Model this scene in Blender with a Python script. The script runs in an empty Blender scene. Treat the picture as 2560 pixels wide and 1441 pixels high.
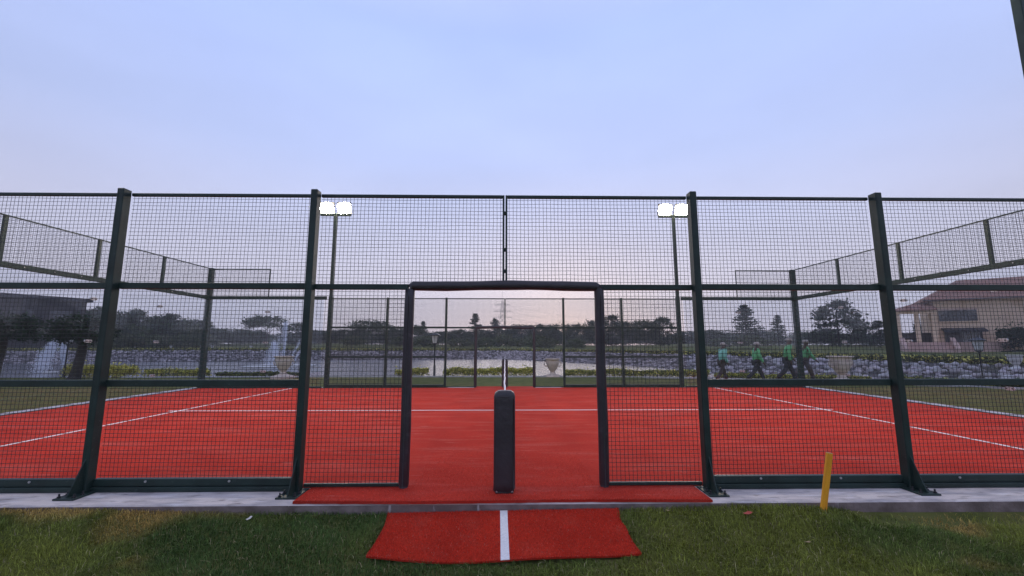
import bpy, math, random
import numpy as np
from mathutils import Vector, Matrix, Euler
R = math.radians
rng = np.random.default_rng(7)
random.seed(7)
sc = bpy.context.scene
COL = sc.collection

# ------------------------------------------------------------------ camera, sky, sun, exposure
cam_d = bpy.data.cameras.new('camera')
cam_d.sensor_width = 36.0
cam_d.lens = 36.0 * 1059.7 / 2560.0
cam_d.clip_start = 0.05
cam_d.clip_end = 3000
cam = bpy.data.objects.new('camera', cam_d)
COL.objects.link(cam)
cam.location = (0.003, -4.412, 1.389)
cam.rotation_euler = (R(90 + 7.76), 0, R(-0.94))
sc.camera = cam

SUN_EL, SUN_AZ = 4.0, 8.0          # low evening sun behind thin cloud, beyond the far trees (azimuth from +Y to +X)
world = bpy.data.worlds.new('World')
sc.world = world
world.use_nodes = True
wn, wl = world.node_tree.nodes, world.node_tree.links
wn.clear()
def wnode(t, **kw):
    n = wn.new(t)
    for k, v in kw.items(): setattr(n, k, v)
    return n
w_out = wnode('ShaderNodeOutputWorld')
w_bg = wnode('ShaderNodeBackground')
w_bg.inputs['Strength'].default_value = 0.10
sky = wnode('ShaderNodeTexSky', sky_type='NISHITA', sun_disc=False)
sky.sun_elevation = R(SUN_EL); sky.sun_rotation = R(SUN_AZ)
sky.air_density = 1.0; sky.dust_density = 1.5; sky.ozone_density = 2.0
geo = wnode('ShaderNodeTexCoord')
sep = wnode('ShaderNodeSeparateXYZ')
wl.new(geo.outputs['Generated'], sep.inputs[0])
ramp = wnode('ShaderNodeValToRGB')                     # thin even overcast, by height above the horizon
cr = ramp.color_ramp
SKY = [(0.0, (4.7, 4.6, 5.6)), (0.10, (4.75, 4.7, 5.75)), (0.22, (4.05, 4.3, 5.8)), (0.40, (3.4, 4.2, 6.8)), (0.62, (3.0, 4.0, 7.2)), (1.0, (4.9, 5.1, 6.6))]
cr.elements[0].position = SKY[0][0]; cr.elements[1].position = SKY[-1][0]
for p, c in SKY[1:-1]: cr.elements.new(p)
for e, (p, c) in zip(cr.elements, SKY): e.color = tuple(x / 10 for x in c) + (1,)
wl.new(sep.outputs['Z'], ramp.inputs[0])
scale = wnode('ShaderNodeVectorMath', operation='SCALE'); scale.inputs['Scale'].default_value = 10
wl.new(ramp.outputs[0], scale.inputs[0])
cmap = wnode('ShaderNodeMapping'); cmap.inputs['Scale'].default_value = (1.0, 1.0, 3.6)
wl.new(geo.outputs['Generated'], cmap.inputs[0])
cn = wnode('ShaderNodeTexNoise'); cn.inputs['Scale'].default_value = 1.7; cn.inputs['Detail'].default_value = 5; cn.inputs['Roughness'].default_value = 0.5
wl.new(cmap.outputs[0], cn.inputs['Vector'])
cr2 = wnode('ShaderNodeMapRange'); cr2.inputs[1].default_value = 0.35; cr2.inputs[2].default_value = 0.65
cr2.inputs[3].default_value = 0.94; cr2.inputs[4].default_value = 1.045
wl.new(cn.outputs['Fac'], cr2.inputs[0])
cl = wnode('ShaderNodeVectorMath', operation='SCALE')
wl.new(scale.outputs[0], cl.inputs[0]); wl.new(cr2.outputs[0], cl.inputs['Scale'])
tint = wnode('ShaderNodeMixRGB', blend_type='MULTIPLY')            # cloud streaks slightly warmer than the gaps
tint.inputs[2].default_value = (1.03, 0.99, 0.97, 1)
wl.new(cr2.outputs[0], tint.inputs[0]); wl.new(cl.outputs[0], tint.inputs[1])
mix = wnode('ShaderNodeMixRGB'); mix.inputs[0].default_value = 0.91
sund = wnode('ShaderNodeVectorMath', operation='DOT_PRODUCT')       # sky a little brighter toward the sunset side, dimmer away from it
sund.inputs[1].default_value = (math.sin(R(SUN_AZ)), math.cos(R(SUN_AZ)), 0.12)
wl.new(geo.outputs['Generated'], sund.inputs[0])
smr = wnode('ShaderNodeMapRange', interpolation_type='SMOOTHSTEP'); smr.inputs[1].default_value = 0.1; smr.inputs[2].default_value = 1.0
smr.inputs[3].default_value = 0.90; smr.inputs[4].default_value = 1.05
wl.new(sund.outputs['Value'], smr.inputs[0])
az = wnode('ShaderNodeVectorMath', operation='SCALE'); wl.new(tint.outputs[0], az.inputs[0]); wl.new(smr.outputs[0], az.inputs['Scale'])
wl.new(sky.outputs[0], mix.inputs[1]); wl.new(az.outputs[0], mix.inputs[2])
wl.new(mix.outputs[0], w_bg.inputs['Color']); wl.new(w_bg.outputs[0], w_out.inputs[0])

sun_d = bpy.data.lights.new('sun', 'SUN'); sun_d.energy = 0.5; sun_d.angle = R(40); sun_d.color = (1.0, 0.86, 0.76)
sun = bpy.data.objects.new('sun', sun_d); COL.objects.link(sun)
d = Vector((math.sin(R(SUN_AZ)) * math.cos(R(SUN_EL)), math.cos(R(SUN_AZ)) * math.cos(R(SUN_EL)), math.sin(R(SUN_EL))))
sun.rotation_euler = d.to_track_quat('Z', 'Y').to_euler()
vs = sc.view_settings
vs.view_transform = 'Standard'; vs.look = 'None'; vs.exposure = 0.74; vs.gamma = 1.0; vs.use_curve_mapping = False
sc.cycles.max_bounces = 6; sc.cycles.transparent_max_bounces = 24; sc.cycles.volume_bounces = 0

# ------------------------------------------------------------------ materials
def principled(name, color, rough=0.6, metal=0.0, spec=0.5, var=0.0, vscale=8.0, c2=None, bump=0.0, bscale=60.0, stretch=None, lo=0.35, hi=0.65, detail=6):
    m = bpy.data.materials.new(name); m.use_nodes = True
    nt = m.node_tree; b = nt.nodes['Principled BSDF']
    b.inputs['Base Color'].default_value = (*color, 1); b.inputs['Roughness'].default_value = rough
    b.inputs['Metallic'].default_value = metal; b.inputs['Specular IOR Level'].default_value = spec
    tc = nt.nodes.new('ShaderNodeTexCoord'); vec = tc.outputs['Object']
    if stretch:
        mp = nt.nodes.new('ShaderNodeMapping'); mp.inputs['Scale'].default_value = stretch
        nt.links.new(vec, mp.inputs[0]); vec = mp.outputs[0]
    if c2 is not None or var:
        if c2 is None: c2 = tuple(max(0, x * (1 - var)) for x in color)
        n = nt.nodes.new('ShaderNodeTexNoise'); n.inputs['Scale'].default_value = vscale; n.inputs['Detail'].default_value = detail
        nt.links.new(vec, n.inputs['Vector'])
        mr = nt.nodes.new('ShaderNodeMapRange'); mr.inputs[1].default_value = lo; mr.inputs[2].default_value = hi
        nt.links.new(n.outputs['Fac'], mr.inputs[0])
        mx = nt.nodes.new('ShaderNodeMixRGB'); mx.inputs[1].default_value = (*color, 1); mx.inputs[2].default_value = (*c2, 1)
        nt.links.new(mr.outputs[0], mx.inputs[0]); nt.links.new(mx.outputs[0], b.inputs['Base Color'])
        m['mix'] = mx.name
    if bump:
        n2 = nt.nodes.new('ShaderNodeTexNoise'); n2.inputs['Scale'].default_value = bscale; n2.inputs['Detail'].default_value = 4
        nt.links.new(vec, n2.inputs['Vector'])
        bp = nt.nodes.new('ShaderNodeBump'); bp.inputs['Strength'].default_value = bump; bp.inputs['Distance'].default_value = 0.02
        nt.links.new(n2.outputs['Fac'], bp.inputs['Height']); nt.links.new(bp.outputs[0], b.inputs['Normal'])
    return m
def attr_mat(name, rough=0.7, translucent=0.0, spec=0.2):
    m = bpy.data.materials.new(name); m.use_nodes = True
    nt = m.node_tree; b = nt.nodes['Principled BSDF']
    a = nt.nodes.new('ShaderNodeAttribute'); a.attribute_name = 'Col'
    nt.links.new(a.outputs['Color'], b.inputs['Base Color'])
    b.inputs['Roughness'].default_value = rough; b.inputs['Specular IOR Level'].default_value = spec
    if translucent:
        t = nt.nodes.new('ShaderNodeBsdfTranslucent'); nt.links.new(a.outputs['Color'], t.inputs['Color'])
        mx = nt.nodes.new('ShaderNodeMixShader'); mx.inputs[0].default_value = translucent
        nt.links.new(b.outputs[0], mx.inputs[1]); nt.links.new(t.outputs[0], mx.inputs[2])
        nt.links.new(mx.outputs[0], nt.nodes['Material Output'].inputs['Surface'])
    return m
def extra_noise(m, color, scale, lo, hi, stretch=None, amount=1.0):
    """a second noise layer over a principled() material"""
    nt = m.node_tree; b = nt.nodes['Principled BSDF']; prev = nt.nodes[m['mix']].outputs[0] if 'mix' in m else None
    tc = nt.nodes.new('ShaderNodeTexCoord'); vec = tc.outputs['Object']
    if stretch:
        mp = nt.nodes.new('ShaderNodeMapping'); mp.inputs['Scale'].default_value = stretch
        nt.links.new(vec, mp.inputs[0]); vec = mp.outputs[0]
    n = nt.nodes.new('ShaderNodeTexNoise'); n.inputs['Scale'].default_value = scale; n.inputs['Detail'].default_value = 5
    nt.links.new(vec, n.inputs['Vector'])
    mr = nt.nodes.new('ShaderNodeMapRange'); mr.inputs[1].default_value = lo; mr.inputs[2].default_value = hi; mr.inputs[4].default_value = amount
    nt.links.new(n.outputs['Fac'], mr.inputs[0])
    mx = nt.nodes.new('ShaderNodeMixRGB'); mx.inputs[2].default_value = (*color, 1)
    nt.links.new(mr.outputs[0], mx.inputs[0])
    if prev: nt.links.new(prev, mx.inputs[1])
    else: mx.inputs[1].default_value = b.inputs['Base Color'].default_value
    nt.links.new(mx.outputs[0], b.inputs['Base Color']); m['mix'] = mx.name
    return m

M = {}
M['paint'] = extra_noise(principled('green_paint', (0.019, 0.040, 0.035), 0.45, spec=0.3, var=0.35, vscale=5, bump=0.05, bscale=90), (0.06, 0.085, 0.085), 26, 0.62, 0.78, amount=0.6)
M['wire'] = principled('wire_coating', (0.016, 0.024, 0.024), 0.45)
M['vinyl'] = extra_noise(principled('black_vinyl', (0.034, 0.031, 0.038), 0.45, var=0.35, vscale=4, bump=0.45, bscale=9), (0.085, 0.08, 0.088), 7, 0.62, 0.78, (1, 1, 2), 0.6)
M['turf'] = principled('red_turf', (0.55, 0.047, 0.029), 0.92, spec=0.04, c2=(0.44, 0.035, 0.022), vscale=1.3, bump=0.55, bscale=260)
extra_noise(M['turf'], (0.56, 0.17, 0.14), 1.1, 0.50, 0.78, (0.7, 4.0, 1), 0.50)
extra_noise(M['turf'], (0.62, 0.26, 0.22), 2.4, 0.62, 0.78, (0.7, 4.0, 1), 0.45)
extra_noise(M['turf'], (0.40, 0.034, 0.022), 32, 0.45, 0.70, (1, 1, 1), 0.6)
extra_noise(M['turf'], (0.36, 0.03, 0.02), 170, 0.45, 0.75, None, 0.45)
M['mat'] = principled('red_mat_turf', (0.62, 0.048, 0.024), 0.95, spec=0.03, c2=(0.52, 0.038, 0.02), vscale=3, bump=0.7, bscale=300)
extra_noise(M['mat'], (0.28, 0.02, 0.012), 55, 0.45, 0.7, None, 0.55)
extra_noise(M['mat'], (0.55, 0.09, 0.06), 4, 0.55, 0.75, None, 0.5)
extra_noise(M['mat'], (0.26, 0.018, 0.012), 220, 0.45, 0.8, None, 0.6)
M['line'] = principled('white_line_turf', (0.80, 0.80, 0.82), 0.9, spec=0.1, var=0.15, vscale=60, bump=0.4, bscale=260)
M['concrete'] = principled('whitewashed_concrete', (0.63, 0.57, 0.55), 0.85, c2=(0.33, 0.31, 0.33), vscale=2.5, bump=0.4, bscale=22, stretch=(1, 4, 4), lo=0.42, hi=0.72)
extra_noise(M['concrete'], (0.20, 0.17, 0.16), 6, 0.56, 0.72, (1, 2.5, 2.5), 0.75)
extra_noise(M['concrete'], (0.72, 0.71, 0.74), 5, 0.55, 0.68, (0.6, 3, 3), 0.6)
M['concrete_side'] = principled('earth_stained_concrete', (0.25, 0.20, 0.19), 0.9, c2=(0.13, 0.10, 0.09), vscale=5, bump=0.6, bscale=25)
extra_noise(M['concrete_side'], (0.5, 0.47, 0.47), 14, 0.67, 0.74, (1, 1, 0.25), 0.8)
M['lawn'] = principled('lawn_grass', (0.095, 0.118, 0.036), 0.95, spec=0.03, c2=(0.155, 0.142, 0.052), vscale=0.16, bump=0.6, bscale=14)
extra_noise(M['lawn'], (0.06, 0.08, 0.024), 3.0, 0.45, 0.7, None, 0.8)
M['grass'] = attr_mat('grass_blades', 0.75, 0.25, 0.15)
M['leaf'] = attr_mat('leaf_foliage', 0.7, 0.15, 0.2)
M['rock'] = attr_mat('grey_rock', 0.85)
M['bark'] = principled('tree_bark', (0.05, 0.042, 0.036), 0.95, var=0.5, vscale=6, bump=0.8, bscale=14, stretch=(1, 1, 0.3))
M['soil'] = principled('wet_soil', (0.07, 0.062, 0.055), 0.95, var=0.5, vscale=1.5, bump=0.6, bscale=5)
M['kerb'] = principled('kerb_stone', (0.50, 0.49, 0.47), 0.9, var=0.3, vscale=2)
M['sandstone'] = principled('cast_stone', (0.66, 0.55, 0.45), 0.85, c2=(0.52, 0.41, 0.34), vscale=5, bump=0.4, bscale=20)
M['white_stone'] = principled('white_stone', (0.62, 0.60, 0.57), 0.85, var=0.25, vscale=3)
M['black_metal'] = principled('black_lamp_metal', (0.022, 0.024, 0.028), 0.4, var=0.2)
M['frosted'] = principled('frosted_glass', (0.62, 0.62, 0.62), 0.35, var=0.1)
M['stake'] = principled('orange_painted_wood', (0.88, 0.40, 0.014), 0.7, c2=(0.74, 0.30, 0.012), vscale=7, stretch=(6, 6, 0.6), bump=0.3, bscale=40)
M['cut_wood'] = principled('cut_wood', (0.60, 0.42, 0.20), 0.8, var=0.3)
M['steel'] = principled('galvanised_steel', (0.45, 0.45, 0.46), 0.45, metal=0.6)
M['fixture'] = principled('lamp_housing', (0.10, 0.10, 0.10), 0.5, var=0.2)
M['tan'] = principled('tan_render', (0.84, 0.61, 0.42), 0.9, c2=(0.74, 0.52, 0.36), vscale=0.5, bump=0.2, bscale=10)
M['rooftile'] = principled('red_brown_roof', (0.28, 0.115, 0.075), 0.8, c2=(0.20, 0.09, 0.062), vscale=1.2, bump=0.8, bscale=5, stretch=(1, 1, 3))
M['pane'] = principled('window_glass', (0.05, 0.055, 0.065), 0.08, spec=0.8, var=0.5, vscale=1.2)
M['frame'] = principled('window_frame', (0.10, 0.09, 0.09), 0.5)
M['pale_frame'] = principled('pale_door', (0.50, 0.50, 0.50), 0.5)
M['pinkstone'] = principled('pink_stone', (0.62, 0.42, 0.35), 0.9, var=0.25, vscale=1)
M['darkwall'] = principled('dark_brown_cladding', (0.072, 0.058, 0.056), 0.8, c2=(0.048, 0.040, 0.042), vscale=0.6, stretch=(1, 1, 4))
M['darkroof'] = principled('dark_roof_edge', (0.045, 0.04, 0.045), 0.7, var=0.3)
M['skin'] = principled('brown_skin', (0.10, 0.055, 0.035), 0.6, var=0.15)
M['shirt_mint'] = principled('mint_shirt', (0.30, 0.66, 0.52), 0.9, var=0.25, vscale=9, bump=0.5, bscale=12)
M['shirt_green'] = principled('green_shirt', (0.18, 0.56, 0.24), 0.9, var=0.25, vscale=9, bump=0.5, bscale=12)
M['shirt_leaf'] = principled('leaf_green_shirt', (0.16, 0.47, 0.19), 0.9, var=0.25, vscale=9, bump=0.5, bscale=12)
M['trousers'] = principled('dark_trousers', (0.05, 0.046, 0.058), 0.9, var=0.3, vscale=8, bump=0.4, bscale=12)
M['trousers_brown'] = principled('brown_trousers', (0.085, 0.064, 0.062), 0.9, var=0.3, vscale=8, bump=0.4, bscale=12)
M['cap'] = principled('khaki_cap', (0.40, 0.34, 0.29), 0.9, var=0.2)
M['shoe'] = principled('dark_shoe', (0.02, 0.018, 0.018), 0.6)
M['paper'] = principled('paper', (0.65, 0.64, 0.60), 0.9, var=0.15)
M['red_scrap'] = principled('red_scrap', (0.42, 0.07, 0.05), 0.9, var=0.3)
M['dryleaf'] = principled('dry_leaf', (0.40, 0.30, 0.16), 0.9, var=0.3)
M['netcord'] = principled('net_cord', (0.012, 0.012, 0.014), 0.8)
M['tape'] = principled('white_net_tape', (0.78, 0.78, 0.82), 0.75, var=0.1)
M['pylon'] = principled('pylon_steel', (0.18, 0.19, 0.20), 0.6, var=0.2)

def glass_mat():
    m = bpy.data.materials.new('court_glass'); m.use_nodes = True
    nt = m.node_tree; nt.nodes.remove(nt.nodes['Principled BSDF'])
    t = nt.nodes.new('ShaderNodeBsdfTransparent'); t.inputs[0].default_value = (0.92, 0.945, 0.975, 1)
    g = nt.nodes.new('ShaderNodeBsdfGlossy'); g.inputs['Roughness'].default_value = 0.02
    lw_ = nt.nodes.new('ShaderNodeLayerWeight'); lw_.inputs['Blend'].default_value = 0.5          # Schlick curve, the same from both sides of a pane
    pw_ = nt.nodes.new('ShaderNodeMath'); pw_.operation = 'POWER'; pw_.inputs[1].default_value = 5.0
    f = nt.nodes.new('ShaderNodeMath'); f.operation = 'MULTIPLY_ADD'; f.inputs[1].default_value = 0.9; f.inputs[2].default_value = 0.035
    nt.links.new(lw_.outputs['Facing'], pw_.inputs[0]); nt.links.new(pw_.outputs[0], f.inputs[0])
    mx = nt.nodes.new('ShaderNodeMixShader')
    nt.links.new(f.outputs[0], mx.inputs[0]); nt.links.new(t.outputs[0], mx.inputs[1]); nt.links.new(g.outputs[0], mx.inputs[2])
    nt.links.new(mx.outputs[0], nt.nodes['Material Output'].inputs['Surface'])
    return m
M['glass'] = glass_mat()
def emission(name, color, s):
    m = bpy.data.materials.new(name); m.use_nodes = True
    nt = m.node_tree; nt.nodes.remove(nt.nodes['Principled BSDF'])
    e = nt.nodes.new('ShaderNodeEmission'); e.inputs[0].default_value = (*color, 1); e.inputs[1].default_value = s
    nt.links.new(e.outputs[0], nt.nodes['Material Output'].inputs['Surface'])
    return m
M['lit'] = emission('lit_floodlight', (1.0, 0.86, 0.66), 130)
def water_mat():
    m = bpy.data.materials.new('lake_water'); m.use_nodes = True
    nt = m.node_tree; b = nt.nodes['Principled BSDF']
    b.inputs['Base Color'].default_value = (0.13, 0.13, 0.14, 1); b.inputs['Roughness'].default_value = 0.12
    b.inputs['IOR'].default_value = 1.33; b.inputs['Specular IOR Level'].default_value = 0.5
    tc = nt.nodes.new('ShaderNodeTexCoord'); mp = nt.nodes.new('ShaderNodeMapping'); mp.inputs['Scale'].default_value = (0.8, 1.6, 1)
    nt.links.new(tc.outputs['Object'], mp.inputs[0])
    n = nt.nodes.new('ShaderNodeTexNoise'); n.inputs['Scale'].default_value = 2.2; n.inputs['Detail'].default_value = 4
    nt.links.new(mp.outputs[0], n.inputs['Vector'])
    bp = nt.nodes.new('ShaderNodeBump'); bp.inputs['Strength'].default_value = 0.9; bp.inputs['Distance'].default_value = 0.08
    nt.links.new(n.outputs['Fac'], bp.inputs['Height']); nt.links.new(bp.outputs[0], b.inputs['Normal'])
    return m
M['water'] = water_mat()
def spray_mat():
    m = bpy.data.materials.new('water_spray'); m.use_nodes = True
    nt = m.node_tree; b = nt.nodes['Principled BSDF']
    b.inputs['Base Color'].default_value = (0.86, 0.88, 0.93, 1); b.inputs['Roughness'].default_value = 0.5
    t = nt.nodes.new('ShaderNodeBsdfTranslucent'); t.inputs[0].default_value = (0.86, 0.88, 0.93, 1)
    tr = nt.nodes.new('ShaderNodeBsdfTransparent')
    a = nt.nodes.new('ShaderNodeMixShader'); a.inputs[0].default_value = 0.5
    nt.links.new(b.outputs[0], a.inputs[1]); nt.links.new(t.outputs[0], a.inputs[2])
    c = nt.nodes.new('ShaderNodeMixShader'); c.inputs[0].default_value = 0.25
    nt.links.new(a.outputs[0], c.inputs[1]); nt.links.new(tr.outputs[0], c.inputs[2])
    nt.links.new(c.outputs[0], nt.nodes['Material Output'].inputs['Surface'])
    return m
M['spray'] = spray_mat()

# ------------------------------------------------------------------ helpers
def tag(o, label=None, cat=None, group=None, kind=None):
    if label: o['label'] = label
    if cat: o['category'] = cat
    if group: o['group'] = group
    if kind: o['kind'] = kind
    return o
def empty(name, loc=(0, 0, 0), rz=0.0):
    o = bpy.data.objects.new(name, None); COL.objects.link(o)
    o.location = loc; o.rotation_euler = (0, 0, rz); o.empty_display_size = 0.2
    return o
def link_mesh(name, me, mat, parent=None, loc=None):
    if mat is not None and not me.materials: me.materials.append(mat)
    o = bpy.data.objects.new(name, me); COL.objects.link(o)
    if parent: o.parent = parent
    if loc is not None: o.location = loc
    return o
def copy_tree(o, parent=None):
    c = o.copy(); COL.objects.link(c); c.parent = parent
    for ch in o.children: copy_tree(ch, c)
    return c
def fast_mesh(name, V, F, colors=None, smooth=False):
    """V (n,3); F (m,k) equal-size faces"""
    me = bpy.data.meshes.new(name)
    V = np.asarray(V, np.float32); F = np.asarray(F, np.int32); m, k = F.shape
    me.vertices.add(len(V)); me.vertices.foreach_set('co', V.ravel())
    me.loops.add(m * k); me.loops.foreach_set('vertex_index', F.ravel())
    me.polygons.add(m); me.polygons.foreach_set('loop_start', np.arange(0, m * k, k, dtype=np.int32))
    if smooth: me.polygons.foreach_set('use_smooth', np.ones(m, bool))
    me.update(calc_edges=True)
    if colors is not None:
        a = me.color_attributes.new('Col', 'FLOAT_COLOR', 'POINT')
        c = np.ones((len(V), 4), np.float32); c[:, :3] = colors
        a.data.foreach_set('color', c.ravel())
    return me

class MB:
    """collects simple shapes into one mesh"""
    def __init__(s): s.v = []; s.f = []; s.sm = []
    def add(s, vs, fs, smooth=False):
        n = len(s.v); s.v += [tuple(v) for v in vs]; s.f += [tuple(i + n for i in f) for f in fs]; s.sm += [smooth] * len(fs)
        return s
    def box(s, lo, hi, bevel=0.0, mat=None):
        x0, y0, z0 = lo; x1, y1, z1 = hi
        if bevel:
            b = min(bevel, (x1 - x0) * .45, (y1 - y0) * .45, (z1 - z0) * .45)
            ring = lambda z, i: [(x0 + i, y0 + b, z), (x0 + b, y0 + i, z), (x1 - b, y0 + i, z), (x1 - i, y0 + b, z), (x1 - i, y1 - b, z), (x1 - b, y1 - i, z), (x0 + b, y1 - i, z), (x0 + i, y1 - b, z)]
            inner = lambda z: [(min(max(x, x0 + b), x1 - b), min(max(y, y0 + b), y1 - b), z) for x, y, _ in ring(z, 0)]
            v = [(x0+b,y0+b,z0),(x1-b,y0+b,z0),(x1-b,y1-b,z0),(x0+b,y1-b,z0)] + ring(z0 + b, 0) + ring(z1 - b, 0) + [(x0+b,y0+b,z1),(x1-b,y0+b,z1),(x1-b,y1-b,z1),(x0+b,y1-b,z1)]
            f = [(3, 2, 1, 0), (20, 21, 22, 23)]
            for i in range(8): j = (i + 1) % 8; f.append((4 + i, 4 + j, 12 + j, 12 + i))
            cm = [0, 0, 1, 1, 2, 2, 3, 3]
            for i in range(8):
                j = (i + 1) % 8
                if cm[i] == cm[j]:
                    f.append((cm[i], 4 + j, 4 + i)); f.append((20 + cm[i], 12 + i, 12 + j))
                else:
                    f.append((cm[i], cm[j], 4 + j, 4 + i)); f.append((20 + cm[j], 20 + cm[i], 12 + i, 12 + j))
        else:
            v = [(x0,y0,z0),(x1,y0,z0),(x1,y1,z0),(x0,y1,z0),(x0,y0,z1),(x1,y0,z1),(x1,y1,z1),(x0,y1,z1)]
            f = [(3,2,1,0),(4,5,6,7),(0,1,5,4),(1,2,6,5),(2,3,7,6),(3,0,4,7)]
        if mat is not None: v = [mat @ Vector(p) for p in v]
        return s.add(v, f)
    def tube(s, pts, rad, n=8, cap=True, smooth=True):
        pts = [Vector(p) for p in pts]
        if not hasattr(rad, '__len__'): rad = [rad] * len(pts)
        vs = []; fs = []
        for i, p in enumerate(pts):
            t = (pts[min(i + 1, len(pts) - 1)] - pts[max(i - 1, 0)]).normalized()
            a = Vector((0, 0, 1)) if abs(t.z) < 0.9 else Vector((1, 0, 0))
            u = t.cross(a).normalized(); w = t.cross(u)
            for k in range(n):
                an = 2 * math.pi * k / n; vs.append(p + (u * math.cos(an) + w * math.sin(an)) * rad[i])
        for i in range(len(pts) - 1):
            for k in range(n):
                j = (k + 1) % n; fs.append((i * n + k, i * n + j, (i + 1) * n + j, (i + 1) * n + k))
        s.add(vs, fs, smooth)
        if cap:
            m = len(s.v) - len(vs)
            s.f += [tuple(m + k for k in range(n)), tuple(m + (len(pts) - 1) * n + k for k in reversed(range(n)))]; s.sm += [False, False]
        return s
    def lathe(s, prof, n=24, off=(0, 0, 0), smooth=True, square=False):
        vs = []; fs = []
        for r, z in prof:
            for k in range(n):
                an = 2 * math.pi * (k + (0.5 if square else 0)) / n
                vs.append((off[0] + r * math.cos(an), off[1] + r * math.sin(an), off[2] + z))
        for i in range(len(prof) - 1):
            for k in range(n):
                j = (k + 1) % n; fs.append((i * n + k, i * n + j, (i + 1) * n + j, (i + 1) * n + k))
        fs.append(tuple(reversed(range(n)))); fs.append(tuple((len(prof) - 1) * n + k for k in range(n)))
        return s.add(vs, fs, smooth)
    def mesh(s, name):
        me = bpy.data.meshes.new(name); me.from_pydata(s.v, [], s.f)
        me.polygons.foreach_set('use_smooth', s.sm); me.update()
        return me
    def build(s, name, mat, parent=None, loc=None):
        return link_mesh(name, s.mesh(name), mat, parent, loc)

def noise2(x, y, seed=0, octs=4, scale=1.0):
    """cheap smooth value noise, vectorised"""
    x = np.asarray(x, float) * scale; y = np.asarray(y, float) * scale; out = np.zeros(np.broadcast(x, y).shape); amp = 1.0; tot = 0
    for o in range(octs):
        xi = np.floor(x); yi = np.floor(y); fx = x - xi; fy = y - yi
        fx = fx * fx * (3 - 2 * fx); fy = fy * fy * (3 - 2 * fy)
        def h(a, b):
            v = np.sin(a * 127.1 + b * 311.7 + seed * 74.7 + o * 17.3) * 43758.5453
            return v - np.floor(v)
        out += amp * ((h(xi, yi) * (1 - fx) + h(xi + 1, yi) * fx) * (1 - fy) + (h(xi, yi + 1) * (1 - fx) + h(xi + 1, yi + 1) * fx) * fy)
        tot += amp; amp *= 0.5; x = x * 2.03 + 5.1; y = y * 2.03 + 3.7
    return out / tot

# ------------------------------------------------------------------ terrain
NEAR = np.array([(-300, 15), (-60, 15.6), (-18, 16.2), (-9, 16.6), (-3, 16.6), (2.6, 16.5), (7.3, 15.9), (12, 14.2), (16.6, 11.4), (24, 6), (40, -6), (120, -70), (300, -210)], float)
FAR = np.array([(-300, 38), (-110, 46), (-82, 51), (-66, 58), (-52, 64), (-32, 70), (-10, 74), (1, 75), (13, 57), (20, 45), (24, 28), (25, 20), (26, 15), (31, 8), (46, -4), (126, -66), (306, -206)], float)
LAKE = np.vstack([NEAR, FAR[::-1]])
def pl_dist(P, L):
    best = np.full(len(P), 1e9)
    for a, b in zip(L[:-1], L[1:]):
        ab = b - a; t = np.clip(((P - a) @ ab) / (ab @ ab), 0, 1)
        best = np.minimum(best, np.hypot(*(P - a - t[:, None] * ab).T))
    return best
def in_poly(P, L):
    ins = np.zeros(len(P), bool); n = len(L); x, y = P.T
    for i in range(n):
        x1, y1 = L[i]; x2, y2 = L[(i + 1) % n]
        c = ((y1 > y) != (y2 > y)) & (x < (x2 - x1) * (y - y1) / ((y2 - y1) if y2 != y1 else 1e-9) + x1)
        ins ^= c
    return ins
def bank_top(x): return np.interp(x, [-80, -48, -28, 0, 20], [.62, 0.58, 0.5, 0.40, 0.35])
def sm(t): t = np.clip(t, 0, 1); return t * t * (3 - 2 * t)
def terrain(x, y):
    x = np.atleast_1d(np.asarray(x, float)); y = np.atleast_1d(np.asarray(y, float)); P = np.stack([x, y], 1)
    dn = pl_dist(P, NEAR); df = pl_dist(P, FAR); ins = in_poly(P, LAKE); bt = bank_top(x)
    z_in = np.maximum(bt - (bt + 1.35) * np.clip(df / 6.0, 0, 1), -0.14 - 1.25 * sm(dn / 7.0))
    near = (~ins) & (dn < df)
    z_near = -0.09 + np.where(y < -0.5, -0.06 * sm((-0.5 - y) / 0.8), 0) + (noise2(x, y, 3, 3, 0.5) - 0.5) * 0.04 * np.clip(-y - 0.3, 0, 1)
    z_near += np.where((y < -0.35) & (y > -1.0), 0.04 * np.interp(x, [-5, -3.8, -2.2, -1.2, 1.2, 2.4, 2.9, 3.3, 5], [1.2, 1.3, 0.1, -.2, 0.5, 1.3, .6, -0.9, -1.3]) * sm((y + 1.0) / 0.5), 0)
    hills = 1.15 * sm(df / 55.0) + 0.9 * (noise2(x, y, 9, 3, 0.03) - 0.42) * sm(df / 18.0) * 1.3
    hills = hills * (1 - .85 * np.exp(-((x - 57) ** 2 + (y - 47) ** 2) / 17.0 ** 2))
    z_far = bt + hills
    return np.where(ins, z_in, np.where(near, z_near, z_far))
def gz(x, y): return float(terrain(x, y)[0])

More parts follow.
